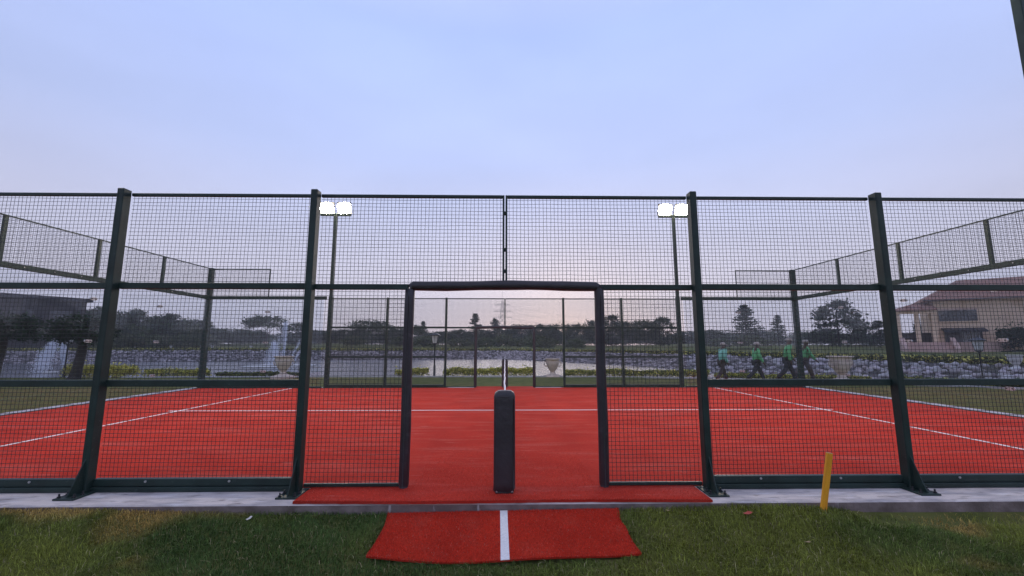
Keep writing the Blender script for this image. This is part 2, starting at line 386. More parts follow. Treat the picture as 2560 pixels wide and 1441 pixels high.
xs = np.concatenate([-np.geomspace(1500, 82, 16), np.arange(-80, -8, 1.0), np.arange(-8, 8, 0.25), np.arange(8, 81, 1.0), np.geomspace(82, 1500, 16)])
ys = np.concatenate([-np.geomspace(400, 6, 10), np.arange(-5, -0.3, 0.15), np.arange(0, 100, 1.0), np.geomspace(101, 1800, 18)])
gx, gy = np.meshgrid(xs, ys)
gzv = terrain(gx.ravel(), gy.ravel())
nx, ny = len(xs), len(ys)
idx = np.arange(nx * ny).reshape(ny, nx)
F = np.stack([idx[:-1, :-1], idx[:-1, 1:], idx[1:, 1:], idx[1:, :-1]], -1).reshape(-1, 4)
ground = link_mesh('ground', fast_mesh('ground', np.stack([gx.ravel(), gy.ravel(), gzv], 1), F, smooth=True), M['lawn'])
tag(ground, 'green lawn rolling round the court and up to the trees', None, None, 'structure')
wm = MB().add([(-320, 10, -0.9), (60, -20, -0.9), (60, 90, -0.9), (-320, 90, -0.9)], [(0, 1, 2, 3)])
water = wm.build('lake_water', M['water']); tag(water, 'grey rippled lake behind the court', None, None, 'structure')

# kerb stones along the near shore
def offset_line(L, off):
    out = []
    for i, p in enumerate(L):
        t = L[min(i + 1, len(L) - 1)] - L[max(i - 1, 0)]; t = t / np.hypot(*t); out.append(p + np.array([-t[1], t[0]]) * off)
    return np.array(out)
def resample(L, step):
    seg = np.hypot(*np.diff(L, axis=0).T); s = np.concatenate([[0], np.cumsum(seg)]); t = np.arange(0, s[-1], step)
    return np.stack([np.interp(t, s, L[:, 0]), np.interp(t, s, L[:, 1])], 1)
kl = resample(NEAR[2:10], 1.0)
kb = empty('kerb'); tag(kb, 'pale stone kerb along the near lake shore', None, None, 'structure')
for a, b in zip(kl[:-1], kl[1:]):
    mid = (a + b) / 2; ang = math.atan2(b[1] - a[1], b[0] - a[0]); L = np.hypot(*(b - a))
    o = MB().box((-L / 2 + .006, -0.06, -0.3), (L / 2 - .006, 0.06, 0.035 + random.uniform(-.008, .008)), 0.015).build('kerb_stone', M['kerb'], kb, (mid[0], mid[1], -0.09))
    o.rotation_euler.z = ang

# rock bank on the far shore
fl = resample(FAR[2:15], 0.8)
bank_v = []; bank_f = []
for i, p in enumerate(fl):
    t = fl[min(i + 1, len(fl) - 1)] - fl[max(i - 1, 0)]; t = t / np.hypot(*t); nrm = np.array([t[1], -t[0]])
    for k, dd in enumerate(np.linspace(-0.25, 6.0, 7)):
        q = p + nrm * dd; bt = float(bank_top(q[0])); z = bt - (bt + 1.35) * max(0, dd) / 6.0
        bank_v.append((q[0], q[1], z + 0.06))
for i in range(len(fl) - 1):
    for k in range(6): a = i * 7 + k; bank_f.append((a, a + 1, a + 8, a + 7))
bank = link_mesh('rock_bank', fast_mesh('rock_bank', bank_v, bank_f), M['soil']); tag(bank, 'sloping rubble stone bank on the far side of the lake', None, None, 'structure')
def ico():
    p = (1 + 5 ** .5) / 2
    v = np.array([(-1, p, 0), (1, p, 0), (-1, -p, 0), (1, -p, 0), (0, -1, p), (0, 1, p), (0, -1, -p), (0, 1, -p), (p, 0, -1), (p, 0, 1), (-p, 0, -1), (-p, 0, 1)]) / math.hypot(1, p)
    f = [(0,11,5),(0,5,1),(0,1,7),(0,7,10),(0,10,11),(1,5,9),(5,11,4),(11,10,2),(10,7,6),(7,1,8),(3,9,4),(3,4,2),(3,2,6),(3,6,8),(3,8,9),(4,9,5),(2,4,11),(6,2,10),(8,6,7),(9,8,1)]
    return v, np.array(f)
ICO_V, ICO_F = ico()
rock_meshes = []
for k in range(14):
    g = random.uniform(0.5, 1.35); c = np.array([0.36, 0.33, 0.335]) * g * np.array([random.uniform(.95, 1.08), 1, random.uniform(.94, 1.05)])
    me = fast_mesh('rock', ICO_V * (1 + rng.uniform(-.22, .22, (12, 1))) * np.array([1.0, 0.8, 0.62]), ICO_F, np.tile(c, (12, 1)) * (1 + rng.uniform(-.15, .15, (12, 1)))); me.materials.append(M['rock']); rock_meshes.append(me)
cands = []
camxy = np.array([0.0, -4.41])
tot = np.hypot(*np.diff(fl, axis=0).T).sum()
for k in range(9500):
    s = random.random(); i = min(int(s * (len(fl) - 1)), len(fl) - 2); fr = s * (len(fl) - 1) - i
    p = fl[i] * (1 - fr) + fl[i + 1] * fr; t = fl[i + 1] - fl[i]; t = t / np.hypot(*t); nrm = np.array([t[1], -t[0]])
    dd = random.uniform(0.15, 5.6); q = p + nrm * dd; bt = float(bank_top(q[0])); z = bt - (bt + 1.35) * dd / 6.0 + 0.07
    if z < -1.0: continue
    D = q[1] + 4.41; u = q[0] / max(D, 1); size = random.uniform(0.10, 0.27) * (1.05 if D < 32 else 1.0)
    view = abs(u) < 1.25 and D > 5 and z > -0.45 + 0.0 * D
    cands.append((size / D if view else 0, q, z, size))
cands.sort(key=lambda c: -c[0])
for vis, q, z, size in cands[:290]:
    o = link_mesh('rock', random.choice(rock_meshes), None, bank, (q[0], q[1], z + size * .1)); o.scale = (size,) * 3
    o.rotation_euler = (random.uniform(-.4, .4), random.uniform(-.4, .4), random.uniform(0, 6.3))
rest = cands[290:]
N = len(rest)
V = np.zeros((N, 12, 3)); Cc = np.zeros((N, 12, 3))
for k, (vis, q, z, size) in enumerate(rest):
    a = random.uniform(0, 6.3); ca, sa = math.cos(a), math.sin(a)
    v = ICO_V * (1 + rng.uniform(-.22, .22, (12, 1))) * np.array([1, .8, .62]) * size
    V[k] = v @ np.array([[ca, sa, 0], [-sa, ca, 0], [0, 0, 1]]) + (q[0], q[1], z + size * .1)
    Cc[k] = np.array([0.36, 0.32, 0.325]) * random.uniform(.35, 1.4) * (1 + rng.uniform(-.12, .12, (12, 1)))
F = (ICO_F[None] + 12 * np.arange(N)[:, None, None]).reshape(-1, 3)
o = link_mesh('rubble', fast_mesh('rubble', V.reshape(-1, 3), F, Cc.reshape(-1, 3)), M['rock'], bank); o['kind'] = 'stuff'

# ------------------------------------------------------------------ court: slab, turf, lines
slab = MB().box((-10.52, -0.40, -0.34), (10.52, 10.42, -0.004), 0.012)
me = slab.mesh('court_slab'); me.materials.append(M['concrete']); me.materials.append(M['concrete_side'])
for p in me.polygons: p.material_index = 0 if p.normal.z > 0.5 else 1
court = link_mesh('court_slab', me, None); tag(court, 'whitewashed concrete slab edge under the red court', None, None, 'structure')
turf = MB().box((-10.0, 0.03, -0.003), (10.0, 9.97, 0.012)).build('court_turf', M['turf']); tag(turf, 'brick red artificial turf of the court', None, None, 'structure')
def strip(name, pts_lo, pts_hi, z0, z1, mat, parent):
    n = len(pts_lo); m = MB(); v = [(x, y, z1) for x, y in pts_lo] + [(x, y, z1) for x, y in pts_hi] + [(x, y, z0) for x, y in pts_lo] + [(x, y, z0) for x, y in pts_hi]; f = []
    for i in range(n - 1):
        f += [(i, i + 1, n + i + 1, n + i), (2 * n + i + 1, 2 * n + i, 3 * n + i, 3 * n + i + 1), (2 * n + i, 2 * n + i + 1, i + 1, i), (n + i, n + i + 1, 3 * n + i + 1, 3 * n + i)]
    f += [(0, n, 3 * n, 2 * n), (n - 1, 3 * n - 1, 4 * n - 1, 2 * n - 1)]
    return m.add(v, f).build(name, mat, parent)
xsn = np.linspace(-1.88, 1.87, 60)
strip('doorway_turf', [(x, -0.405 + 0.012 * math.sin(x * 2.3) + random.uniform(-.003, .003)) for x in xsn], [(x if abs(x) < 1.86 else x, 0.028) for x in xsn], -0.002, 0.018, M['turf'], turf)
strip('doorway_turf', [(x, 9.972) for x in np.linspace(-1, 1, 10)], [(x, 10.41 + random.uniform(-.01, .01)) for x in np.linspace(-1, 1, 10)], -0.002, 0.014, M['turf'], turf)
MB().box((-7.15, 4.975, 0.0125), (7.15, 5.025, 0.0165)).build('court_line', M['line'], turf)
for sx in (-1, 1):
    MB().box((sx * 6.95 - .025, 0.03, 0.0130), (sx * 6.95 + .025, 9.97, 0.0172)).build('court_line', M['line'], turf)

# ------------------------------------------------------------------ fence parts
PITCH, WIRE = 0.0405, 0.0022
def wire_mesh(x0, x1, z0, z1):
    """woven wire panel in the XZ plane: V, F"""
    Vs = []; Fs = []; n = 0
    def wires(pos, a0, a1, axis, dy):
        nonlocal n
        k = max(2, int((a1 - a0) / 0.2)); t = np.linspace(a0, a1, k + 1); P = len(pos)
        cross = pos[:, None] + rng.normal(0, 0.0017, (P, k + 1)); along = np.broadcast_to(t, (P, k + 1)); dep = dy + rng.normal(0, 0.0009, (P, k + 1))
        r = WIRE; offs = [(r, 0), (0, r), (-r, 0), (0, -r)]
        V = np.zeros((P, k + 1, 4, 3))
        for j, (o1, o2) in enumerate(offs):
            if axis == 'z': V[:, :, j, 0] = cross + o1; V[:, :, j, 1] = dep + o2; V[:, :, j, 2] = along
            else: V[:, :, j, 2] = cross + o1; V[:, :, j, 1] = dep + o2; V[:, :, j, 0] = along
        base = (np.arange(P)[:, None, None] * (k + 1) + np.arange(k)[None, :, None]) * 4 + np.arange(4)[None, None, :]
        nxt = (np.arange(P)[:, None, None] * (k + 1) + np.arange(k)[None, :, None]) * 4 + (np.arange(4)[None, None, :] + 1) % 4
        Fq = np.stack([base, nxt, nxt + 4, base + 4], -1).reshape(-1, 4)
        Vs.append(V.reshape(-1, 3)); Fs.append(Fq + n); n += P * (k + 1) * 4
    nxw = max(1, round((x1 - x0) / PITCH)); nzw = max(1, round((z1 - z0) / PITCH))
    wires(x0 + (np.arange(nxw) + .5) * (x1 - x0) / nxw, z0, z1, 'z', 0.0)
    wires(z0 + (np.arange(nzw) + .5) * (z1 - z0) / nzw, x0, x1, 'x', 2 * WIRE)
    return np.vstack(Vs), np.vstack(Fs)
def panel(parent, x0, x1, z0, z1, mat4=None):
    V, F = wire_mesh(x0, x1, z0, z1)
    o = link_mesh('mesh_panel', fast_mesh('mesh_panel', V, F), M['wire'], parent); o['kind'] = 'stuff'
    if mat4 is not None: o.matrix_local = mat4
    return o
def part_box(name, lo, hi, parent, mat='paint', bevel=0.004):
    return MB().box(lo, hi, bevel).build(name, M[mat], parent)

def side_post(x, root, h=3.02, z0=0.0, foot=True, w=0.07, dp=0.10):
    """box post standing outside (-Y) of the wire plane y=0, with base plate and gusset"""
    p = MB().box((x - w / 2, -0.115, z0), (x + w / 2, -0.115 + dp, h), 0.006)
    p.box((x - w / 2 + .012, -0.1165, max(z0, .3)), (x - w / 2 + .020, -0.1145, h - .05))     # shallow rib of the profile
    o = p.build('post', M['paint'], root)
    if foot:
        MB().box((x - .095, -0.285, -0.003), (x + .095, -0.005, 0.012), 0.003).build('base_plate', M['paint'], o)
        g = MB().add([(x - .005, -0.113, 0.012), (x - .005, -0.255, 0.012), (x - .005, -0.235, 0.05), (x - .005, -0.113, 0.32),
                      (x + .005, -0.113, 0.012), (x + .005, -0.255, 0.012), (x + .005, -0.235, 0.05), (x + .005, -0.113, 0.32)],
                     [(0, 1, 2, 3), (7, 6, 5, 4), (0, 4, 5, 1), (1, 5, 6, 2), (2, 6, 7, 3), (3, 7, 4, 0)])
        g.build('gusset', M['paint'], o)
        for bx in (-.068, .068):
            for by in (-.25, -.17):
                MB().lathe([(.016, 0), (.016, .012), (.008, .0125), (.008, .034)], 6, (x + bx, by, .012), False).build('anchor_bolt', M['black_metal'], o)
    return o
def pad_tube(name, pts, r, root, n=14):
    pts = [Vector(p) for p in pts]
    return MB().tube(pts, r, n).build(name, M['vinyl'], root)
def bolts(root, xs_, z, y):
    for x in xs_:
        MB().tube([(x, y, z), (x, y - .008, z)], .011, 6).build('bolt', M['steel'], root)

def glass_panel(root, x0, x1, z1=2.94):
    return MB().box((x0 + .006, -0.006, 0.0245), (x1 - .006, 0.006, z1)).build('glass_panel', M['glass'], root)
def joint_plate(root, x, z):
    """pill shaped steel clamp joining two glass panes, with its two bolts"""
    m = MB(); n = 10; ring = []
    for s in (1, -1):
        for k in range(n + 1):
            a = -math.pi / 2 + math.pi * k / n
            ring.append((x + s * (.055 + .035 * math.cos(a)), z + s * .035 * math.sin(a)))
    v = [(a, -0.014, b) for a, b in ring] + [(a, 0.014, b) for a, b in ring]; k = len(ring)
    f = [tuple(range(k)), tuple(reversed(range(k, 2 * k)))] + [(i, k + i, k + (i + 1) % k, (i + 1) % k) for i in range(k)]
    o = m.add(v, f).build('joint_plate', M['steel'], root)
    for s in (-.05, .05): MB().tube([(x + s, -0.026, z), (x + s, 0.026, z)], .014, 8).build('bolt', M['black_metal'], o)
    return o

def make_side(root, mirror):
    # frame of this function: y=0 is the wire plane, -Y is outside. mirror is only used for the doorway leftovers
    for x in (-4, -2, 2, 4): side_post(x, root)
    for x in (-10.03, 10.03):
        c = MB().box((x - .07, -0.11, 0), (x + .07, 0.03, 4.02), 0.006).build('corner_post', M['paint'], root)
        for k in range(11): MB().box((x - .012, -0.1125, 0.4 + k * .33), (x + .012, -0.1095, 0.47 + k * .33)).build('slot', M['steel'], c)
    # wire bays
    for s in (-1, 1):
        for a, b in ((2, 4), (4, 5.9)):
            lo, hi = (a + .035, b - .035)
            x0, x1 = (lo, hi) if s > 0 else (-hi, -lo)
            part_box('top_rail', (x0, -.020, 2.965), (x1, .012, 2.998), root)
            part_box('middle_rail', (x0, -.045, 1.970), (x1, .012, 2.032), root)
            part_box('middle_rail', (x0, -.045, 0.985), (x1, .012, 1.050), root)
            r = part_box('bottom_rail', (x0, -.045, 0.045), (x1, .012, 0.112), root)
            part_box('kick_angle', (x0, -.072, 0.0), (x1, -.004, 0.0425), root)
            bolts(r, (x0 + .5, x0 + 1.3), 0.09, -.045)
            panel(root, x0, x1, 0.112, 0.985); panel(root, x0, x1, 1.05, 1.97); panel(root, x0, x1, 2.032, 2.965)
        # door bay
        x0, x1 = (0.985, 1.965) if s > 0 else (-1.965, -0.985)
        part_box('middle_rail', (min(s * 1.0, s * 1.965), -.040, 1.968), (max(s * 1.0, s * 1.965), .012, 2.024), root)
        part_box('bottom_rail', (x0, -.020, 0.022), (x1, .012, 0.052), root)
        panel(root, x0 + (0.03 if s > 0 else 0), x1 - (0.03 if s < 0 else 0), 0.05, 1.968)
        u0, u1 = (0.026, 1.965) if s > 0 else (-1.965, -0.026)
        part_box('top_rail', (u0, -.020, 2.965), (u1, .012, 2.998), root)
        panel(root, u0, u1, 2.03, 2.965)
        part_box('centre_upright', ((0.005 if s > 0 else -0.026), -.022, 2.03), ((0.026 if s > 0 else -0.005), .012, 2.998), root)
        # padded door jamb
        xj = s * 0.985
        pad_tube('door_jamb_pad', [(xj, -.03, 0.004), (xj, -.03, 0.05), (xj + .004, -.03, 0.6), (xj - .003, -.03, 1.2), (xj, -.03, 1.85), (xj - s * .002, -.03, 1.965), (xj - s * .02, -.03, 2.0)], [.036, .05, .051, .049, .05, .05, .044], root)
        # glass bays
        gx = [6.12, 8.0, 9.955]
        for a, b in zip(gx[:-1], gx[1:]):
            x0, x1 = (a, b) if s > 0 else (-b, -a)
            glass_panel(root, x0, x1)
        for z in (0.55, 1.5, 2.52): joint_plate(root, s * 8.0, z)
        x0, x1 = (6.06, 9.955) if s > 0 else (-9.955, -6.06)
        part_box('glass_beam', (x0, -.055, 2.945), (x1, .02, 3.055), root)
        part_box('glass_sill', (x0, -.045, 0.0), (x1, .02, 0.058), root)
        x0, x1 = (8.03, 9.955) if s > 0 else (-9.955, -8.03)
        part_box('top_rail', (x0, -.016, 3.965), (x1, .012, 3.995), root)
        xe = s * 8.015
        part_box('end_upright', (xe - .014, -.016, 3.055), (xe + .014, .012, 3.995), root)
        panel(root, x0, x1, 3.06, 3.965)
    for z in (2.15, 2.38, 2.78): part_box('upright_clamp', (-.0058, -.03, z), (.0058, .014, z + .035), root, bevel=0.002)
    part_box('lintel_rail', (-.94, -.03, 1.985), (.94, .012, 2.026), root)
    pad_tube('door_head_pad', [(-.985, -.03, 1.985)] + [(x, -.03 + .004 * math.sin(x * 5), 2.008 + .006 * math.sin(x * 4 + 1) + .002 * (1 - x * x)) for x in np.linspace(-.95, .95, 12)] + [(.985, -.03, 1.985)], [.040, .049] + [.050 + .0025 * math.sin(k * 1.7) for k in range(10)] + [.049, .040], root)
near_fence = empty('side_fence', (0, 0, 0)); make_side(near_fence, 1)
tag(near_fence, 'nearest dark green wire fence with padded doorway and four tall posts', 'fence', 'long side fences of the court')
far_fence = empty('side_fence', (0, 10.0, 0), math.pi); make_side(far_fence, -1)
tag(far_fence, 'far wire fence with small padded doorway in front of the lake', 'fence', 'long side fences of the court')

def make_end(root):
    # local x runs along the wall 0..10, wall plane y=0, -Y outside
    edges = [0.05, 2, 4, 6, 8, 9.95]
    for a, b in zip(edges[:-1], edges[1:]): glass_panel(root, a, b)
    for x in edges[1:-1]:
        for z in (0.55, 1.5, 2.52): joint_plate(root, x, z)
        part_box('upright', (x - .035, -.055, 3.055), (x + .035, .004, 3.99), root)
    part_box('glass_beam', (0.04, -.06, 2.945), (9.96, .03, 3.055), root)
    part_box('glass_sill', (0.04, -.03, 0.0), (9.96, .03, 0.024), root)
    part_box('top_rail', (0.04, -.014, 3.970), (9.96, .014, 3.998), root)
    for a, b in zip(edges[:-1], edges[1:]):
        panel(root, a + .035, b - .035, 3.056, 3.969)
        bolts(root, (a + .4, a + 1.0, a + 1.6), 3.0, .045)
lw = empty('end_wall', (-10.0, 10.0, 0), -math.pi / 2); make_end(lw)
rw = empty('end_wall', (10.0, 0.0, 0), math.pi / 2); make_end(rw)
tag(lw, 'glass end wall topped with wire mesh at the left', 'glass wall', 'glass end walls of the court')
tag(rw, 'glass end wall topped with wire mesh at the right, before the tan house', 'glass wall', 'glass end walls of the court')

# floodlight poles
def floodlight_pole(x, y, face, label):
    r = empty('floodlight_pole', (x, y, 0), 0 if face < 0 else math.pi)       # lamps look toward local -Y
    tag(r, label, 'floodlight', 'floodlight poles at the court corners')
    p = MB().box((-.062, -.062, 0), (.062, .062, 3.06), .008); p.box((-.05, -.05, 3.06), (.05, .05, 5.90), .008); p.build('pole', M['paint'], r)
    MB().box((-.13, -.13, -.003), (.13, .13, .014), .003).build('base_plate', M['paint'], r)
    MB().box((-.53, -.045, 5.90), (.53, .045, 5.985), .008).build('crossbar', M['paint'], r)
    tilt = Matrix.Rotation(R(24), 4, 'X')
    for sx in (-.30, .30):
        T = Matrix.Translation((sx, -.05, 6.17)) @ tilt
        h = MB().box((-.245, .0, -.205), (.245, .07, .205), .02, T)
        for k in range(7): h.box((-.20 + k * .064, .07, -.15), (-.185 + k * .064, .11, .15), 0, T)
        hd = h.build('floodlight_head', M['fixture'], r)
        ln = [(.228 * math.copysign(abs(math.cos(q)) ** .6, math.cos(q)), .192 * math.copysign(abs(math.sin(q)) ** .6, math.sin(q))) for q in np.linspace(0, 2 * math.pi, 25)[:-1]]
        MB().add([T @ Vector((a, -.022 * (1 - .0), b)) for a, b in ln] + [T @ Vector((a, -.001, b)) for a, b in ln] , [tuple(range(24))] + [(k, 24 + k, 24 + (k + 1) % 24, (k + 1) % 24) for k in range(24)]).build('lit_lens', M['lit'], hd)
        b = MB().tube([(sx - .235, -.02, 6.17), (sx - .235, .0, 5.985)], .012, 6); b.tube([(sx + .235, -.02, 6.17), (sx + .235, .0, 5.985)], .012, 6)
        b.build('bracket', M['fixture'], hd)
    return r
floodlight_pole(-5.94, 10.08, -1, 'lit twin floodlight pole behind the far fence, left of the doorway')
floodlight_pole(5.97, 10.08, -1, 'lit twin floodlight pole behind the far fence, right of the doorway')
floodlight_pole(-5.97, -0.08, 1, 'near floodlight pole standing just out of the left edge')
floodlight_pole(5.97, -0.08, 1, 'near floodlight pole cut by the upper right corner of the photo')

# ------------------------------------------------------------------ net and padded net posts
def net_post(y, label, bottom):
    r = empty('net_post', (0, y, 0)); tag(r, label, 'net post', 'padded posts holding the net')
    w, dp, H = .104, .075, .955
    prof = [(0.018, .80, .75), (0.04, .96, .95), (0.10, 1.0, 1.0), (0.5, 1.0, 1.0), (0.86, 1.0, 1.0), (0.905, .985, .98), (0.935, .90, .90), (0.955, .62, .62), (.958, .1, .1)]
    n = 24; vs = []; fs = []
    for z, sx, sy in prof:
        for k in range(n):
            a = 2 * math.pi * k / n; c, s = math.cos(a), math.sin(a)
            x = math.copysign(abs(c) ** 0.45, c) * w * sx; yy = math.copysign(abs(s) ** 0.45, s) * dp * sy
            if z < .05: x += .008 * math.sin(a * 5); yy += .006 * math.cos(a * 7)
            vs.append((x, yy, z))
    for i in range(len(prof) - 1):
        for k in range(n): j = (k + 1) % n; fs.append((i * n + k, i * n + j, (i + 1) * n + j, (i + 1) * n + k))
    fs += [tuple(reversed(range(n))), tuple((len(prof) - 1) * n + k for k in range(n))]
    MB().add(vs, fs, True).build('padding', M['vinyl'], r)
    b = MB().box((-.085, -.07, .0185), (.085, .07, .030), .003); bb = b.build('foot_plate', M['black_metal'], r)
    for sx in (-.07, .07): MB().lathe([(.012, 0), (.012, .012)], 6, (sx, -.058, .030), False).build('bolt', M['steel'], bb)
    MB().box((-.03, -.03, .03), (.03, .03, .90)).build('steel_core', M['paint'], r)
    return r
def seam(name, pts, root, w=.004):
    return MB().tube(pts, w, 5).build(name, M['black_metal'], root)
np_near = net_post(-0.155, 'black padded net post in the middle of the near doorway', 0)
seam('seam', [(.088, -.072, .06), (.089, -.073, .3), (.088, -.072, .6), (.087, -.071, .88)], np_near, .0035)
seam('seam', [(-.103, -.03, .895), (-.09, -.066, .897), (0, -.0755, .899), (.09, -.066, .897), (.103, -.03, .895)], np_near, .0035)
for sx in (-1, 1): seam('seam', [(sx * .985, -.0805, .03), (sx * .988, -.0815, .6), (sx * .982, -.0795, 1.2), (sx * .985, -.0805, 1.9)], near_fence, .003)
net_post(10.11, 'small black padded net post in the far doorway', 0)
net = empty('net', (0, 0, 0)); tag(net, 'white taped net stretched edge-on between the padded posts', 'net')
tp = MB(); n = 40; v = []; f = []
for k in range(n + 1):
    y = -0.08 + 10.11 * k / n; z = .945 - .055 * math.sin(math.pi * k / n); dx = .006 * math.sin(k * .9)
    v += [(dx - .007, y, z - .05), (dx - .007, y, z), (dx + .007, y, z), (dx + .007, y, z - .05)]
for k in range(n):
    for j in range(4): a = k * 4; f.append((a + j, a + (j + 1) % 4, a + 4 + (j + 1) % 4, a + 4 + j))
tp.add(v, f).build('tape', M['tape'], net)
Vs = []; Fs = []; nn = 0
V, F = wire_mesh(-0.03, 9.98, 0.03, 0.87)
V = np.stack([V[:, 1] * 0.6, V[:, 0], V[:, 2] * (1 - 0.05 * np.sin(np.pi * V[:, 0] / 10))], 1)
o = link_mesh('netting', fast_mesh('netting', V, F), M['netcord'], net); o['kind'] = 'stuff'

# ------------------------------------------------------------------ loose red mat on the grass, orange stake, litter
mat_root = empty('turf_mat', (0, 0, 0)); tag(mat_root, 'loose wavy red turf mat with a white stripe lying on the grass', 'mat')
def mat_surface(u, v):
    """u 0..1 left-right, v 0..1 back-front"""
    xb = -1.02 + 2.03 * u; xf = -0.985 + 1.985 * u
    x = xb * (1 - v) + xf * v - .03 * math.sin(v * math.pi) * (1 if u > .5 else -1) * abs(u - .5) * 2
    y = -0.428 * (1 - v) + (-1.175 - .028 * math.sin(u * math.pi * 1.15 + .15) + .055 * u ** 5 + .04 * (1 - u) ** 6) * v
    z = gz(x, y) + .014 + .021 * math.sin(v * 9.5 + 1.2 + u) * (0.25 + .9 * u) * math.sin(math.pi * min(1, v * 1.15 + .08)) + .010 * math.sin(u * 9 + 2) * v
    return x, y, z + .012 * v
def mat_sheet(u0, u1, nu, nv, dz, th, v0=0.0, v1=1.0):
    top = []; bot = []
    for j in range(nv + 1):
        for i in range(nu + 1):
            x, y, z = mat_surface(u0 + (u1 - u0) * i / nu, v0 + (v1 - v0) * j / nv); top.append((x, y, z + dz)); bot.append((x, y, z + dz - th))
    k = len(top); W = nu + 1; f = []
    for j in range(nv):
        for i in range(nu): a = j * W + i; f += [(a, a + W, a + W + 1, a + 1), (k + a, k + a + 1, k + a + W + 1, k + a + W)]
    for i in range(nu): a = i; b = nv * W + i; f += [(a, a + 1, k + a + 1, k + a), (b + 1, b, k + b, k + b + 1)]
    for j in range(nv): a = j * W; b = j * W + nu; f += [(a + W, a, k + a, k + a + W), (b, b + W, k + b + W, k + b)]
    return MB().add(top + bot, f, False)
mat_sheet(0, 1, 60, 30, .010, .010).build('mat_sheet', M['mat'], mat_root)
mat_sheet(.484, .516, 2, 30, .0135, .004, .002, .998).build('stripe', M['line'], mat_root)

def fibres(P, h, w, base, name, parent):
    n = len(P); a = rng.uniform(0, 6.283, n); ln = rng.uniform(.2, .9, n); hh = h * rng.uniform(.6, 1.3, n)
    d = np.stack([np.cos(a), np.sin(a), np.zeros(n)], 1); q = np.stack([-d[:, 1], d[:, 0], d[:, 2]], 1) * w
    V = np.stack([P - q, P + q, P + d * (hh * ln)[:, None] + np.array([0, 0, 1]) * hh[:, None]], 1).reshape(-1, 3)
    c = np.array(base) * rng.uniform(.55, 1.35, n)[:, None]
    k = rng.random(n) < .05; c[k] = np.array([.6, .22, .17]) * rng.uniform(.6, 1.1, k.sum())[:, None]
    o = link_mesh(name, fast_mesh(name, V, np.arange(3 * n).reshape(-1, 3), np.repeat(c, 3, 0)), M['grass'], parent); o['kind'] = 'stuff'
GU, GV = 60, 30
mgrid = np.array([[mat_surface(i / GU, j / GV) for i in range(GU + 1)] for j in range(GV + 1)])
def _mp(uv):
    a = np.clip(uv[:, 0] * GU, 0, GU - 1e-6); b = np.clip(uv[:, 1] * GV, 0, GV - 1e-6); i = a.astype(int); j = b.astype(int); fa = (a - i)[:, None]; fb = (b - j)[:, None]
    return (mgrid[j, i] * (1 - fa) + mgrid[j, i + 1] * fa) * (1 - fb) + (mgrid[j + 1, i] * (1 - fa) + mgrid[j + 1, i + 1] * fa) * fb + np.array([0, 0, .0095])
uv = rng.uniform(0, 1, (24000, 2)); ed = rng.uniform(0, 1, (4000, 2)); ed[:1600, 1] = 1.0; ed[1600:2200, 1] = 0.0; ed[2200:3100, 0] = 0.0; ed[3100:, 0] = 1.0
uv = np.vstack([uv[np.abs(uv[:, 0] - .5) > .018], ed[np.abs(ed[:, 0] - .5) > .018]])
fibres(_mp(uv), .011, .0018, (.66, .052, .028), 'mat_fibres', mat_root)
n_ = 46000; fx = rng.uniform(-1.87, 1.86, n_); fy = np.where(rng.random(n_) < .12, -.40 + .012 * np.sin(fx * 2.3), rng.uniform(-.40, 1.6, n_)); kk = ((fy < .02) | (np.abs(fx) < .92)) & (rng.random(n_) > fy / 1.6)
fibres(np.stack([fx[kk], fy[kk], np.where(fy[kk] < .028, .0175, .0118)], 1), .010, .0018, (.66, .075, .046), 'turf_fibres', turf)

st = empty('wooden_stake', (2.815, -0.47, gz(2.815, -.47) - .05)); tag(st, 'orange painted wooden stake leaning in the grass', 'stake')
st.rotation_euler = (R(2), R(10.5), 0)
MB().box((-.025, -.012, 0), (.025, .012, .555), .002).build('shaft', M['stake'], st)
MB().box((-.0245, -.0115, .5555), (.0245, .0115, .560)).build('cut_end', M['cut_wood'], st)

def scrap(name, x, y, s, mat, label, cat, group=None):
    n = 5; v = []
    for j in range(n):
        for i in range(n):
            a, b = (i / 4 - .5), (j / 4 - .5)
            v.append((a * s + random.uniform(-.1, .1) * s, b * s * .55, .03 * s + s * .35 * (a * a + .6 * b * b) + random.uniform(0, .08) * s))
    f = [(j * n + i, j * n + i + 1, (j + 1) * n + i + 1, (j + 1) * n + i) for j in range(4) for i in range(4)]
    o = MB().add(v, f).build(name, M[mat], None, (x, y, gz(x, y) + .034)); o.rotation_euler = (random.uniform(-.3, .3), random.uniform(-.3, .3), random.uniform(0, 6))
    md = o.modifiers.new('thick', 'SOLIDIFY'); md.thickness = .0015
    return tag(o, label, cat, group)
scrap('paper_scrap', -2.15, -.57, .045, 'paper', 'small white paper scrap on grass left of the red mat', 'scrap')
scrap('turf_scrap', 2.07, -.62, .07, 'red_scrap', 'small red turf offcut on grass right of the red mat', 'scrap')
scrap('dry_leaf', 2.32, -.98, .04, 'dryleaf', 'pale curled dry leaf on the dark grass right of the mat', 'leaf', 'dry leaves on the grass')
scrap('dry_leaf', 1.42, -.52, .028, 'dryleaf', 'tiny yellow dry leaf on grass beside the mat corner', 'leaf', 'dry leaves on the grass')

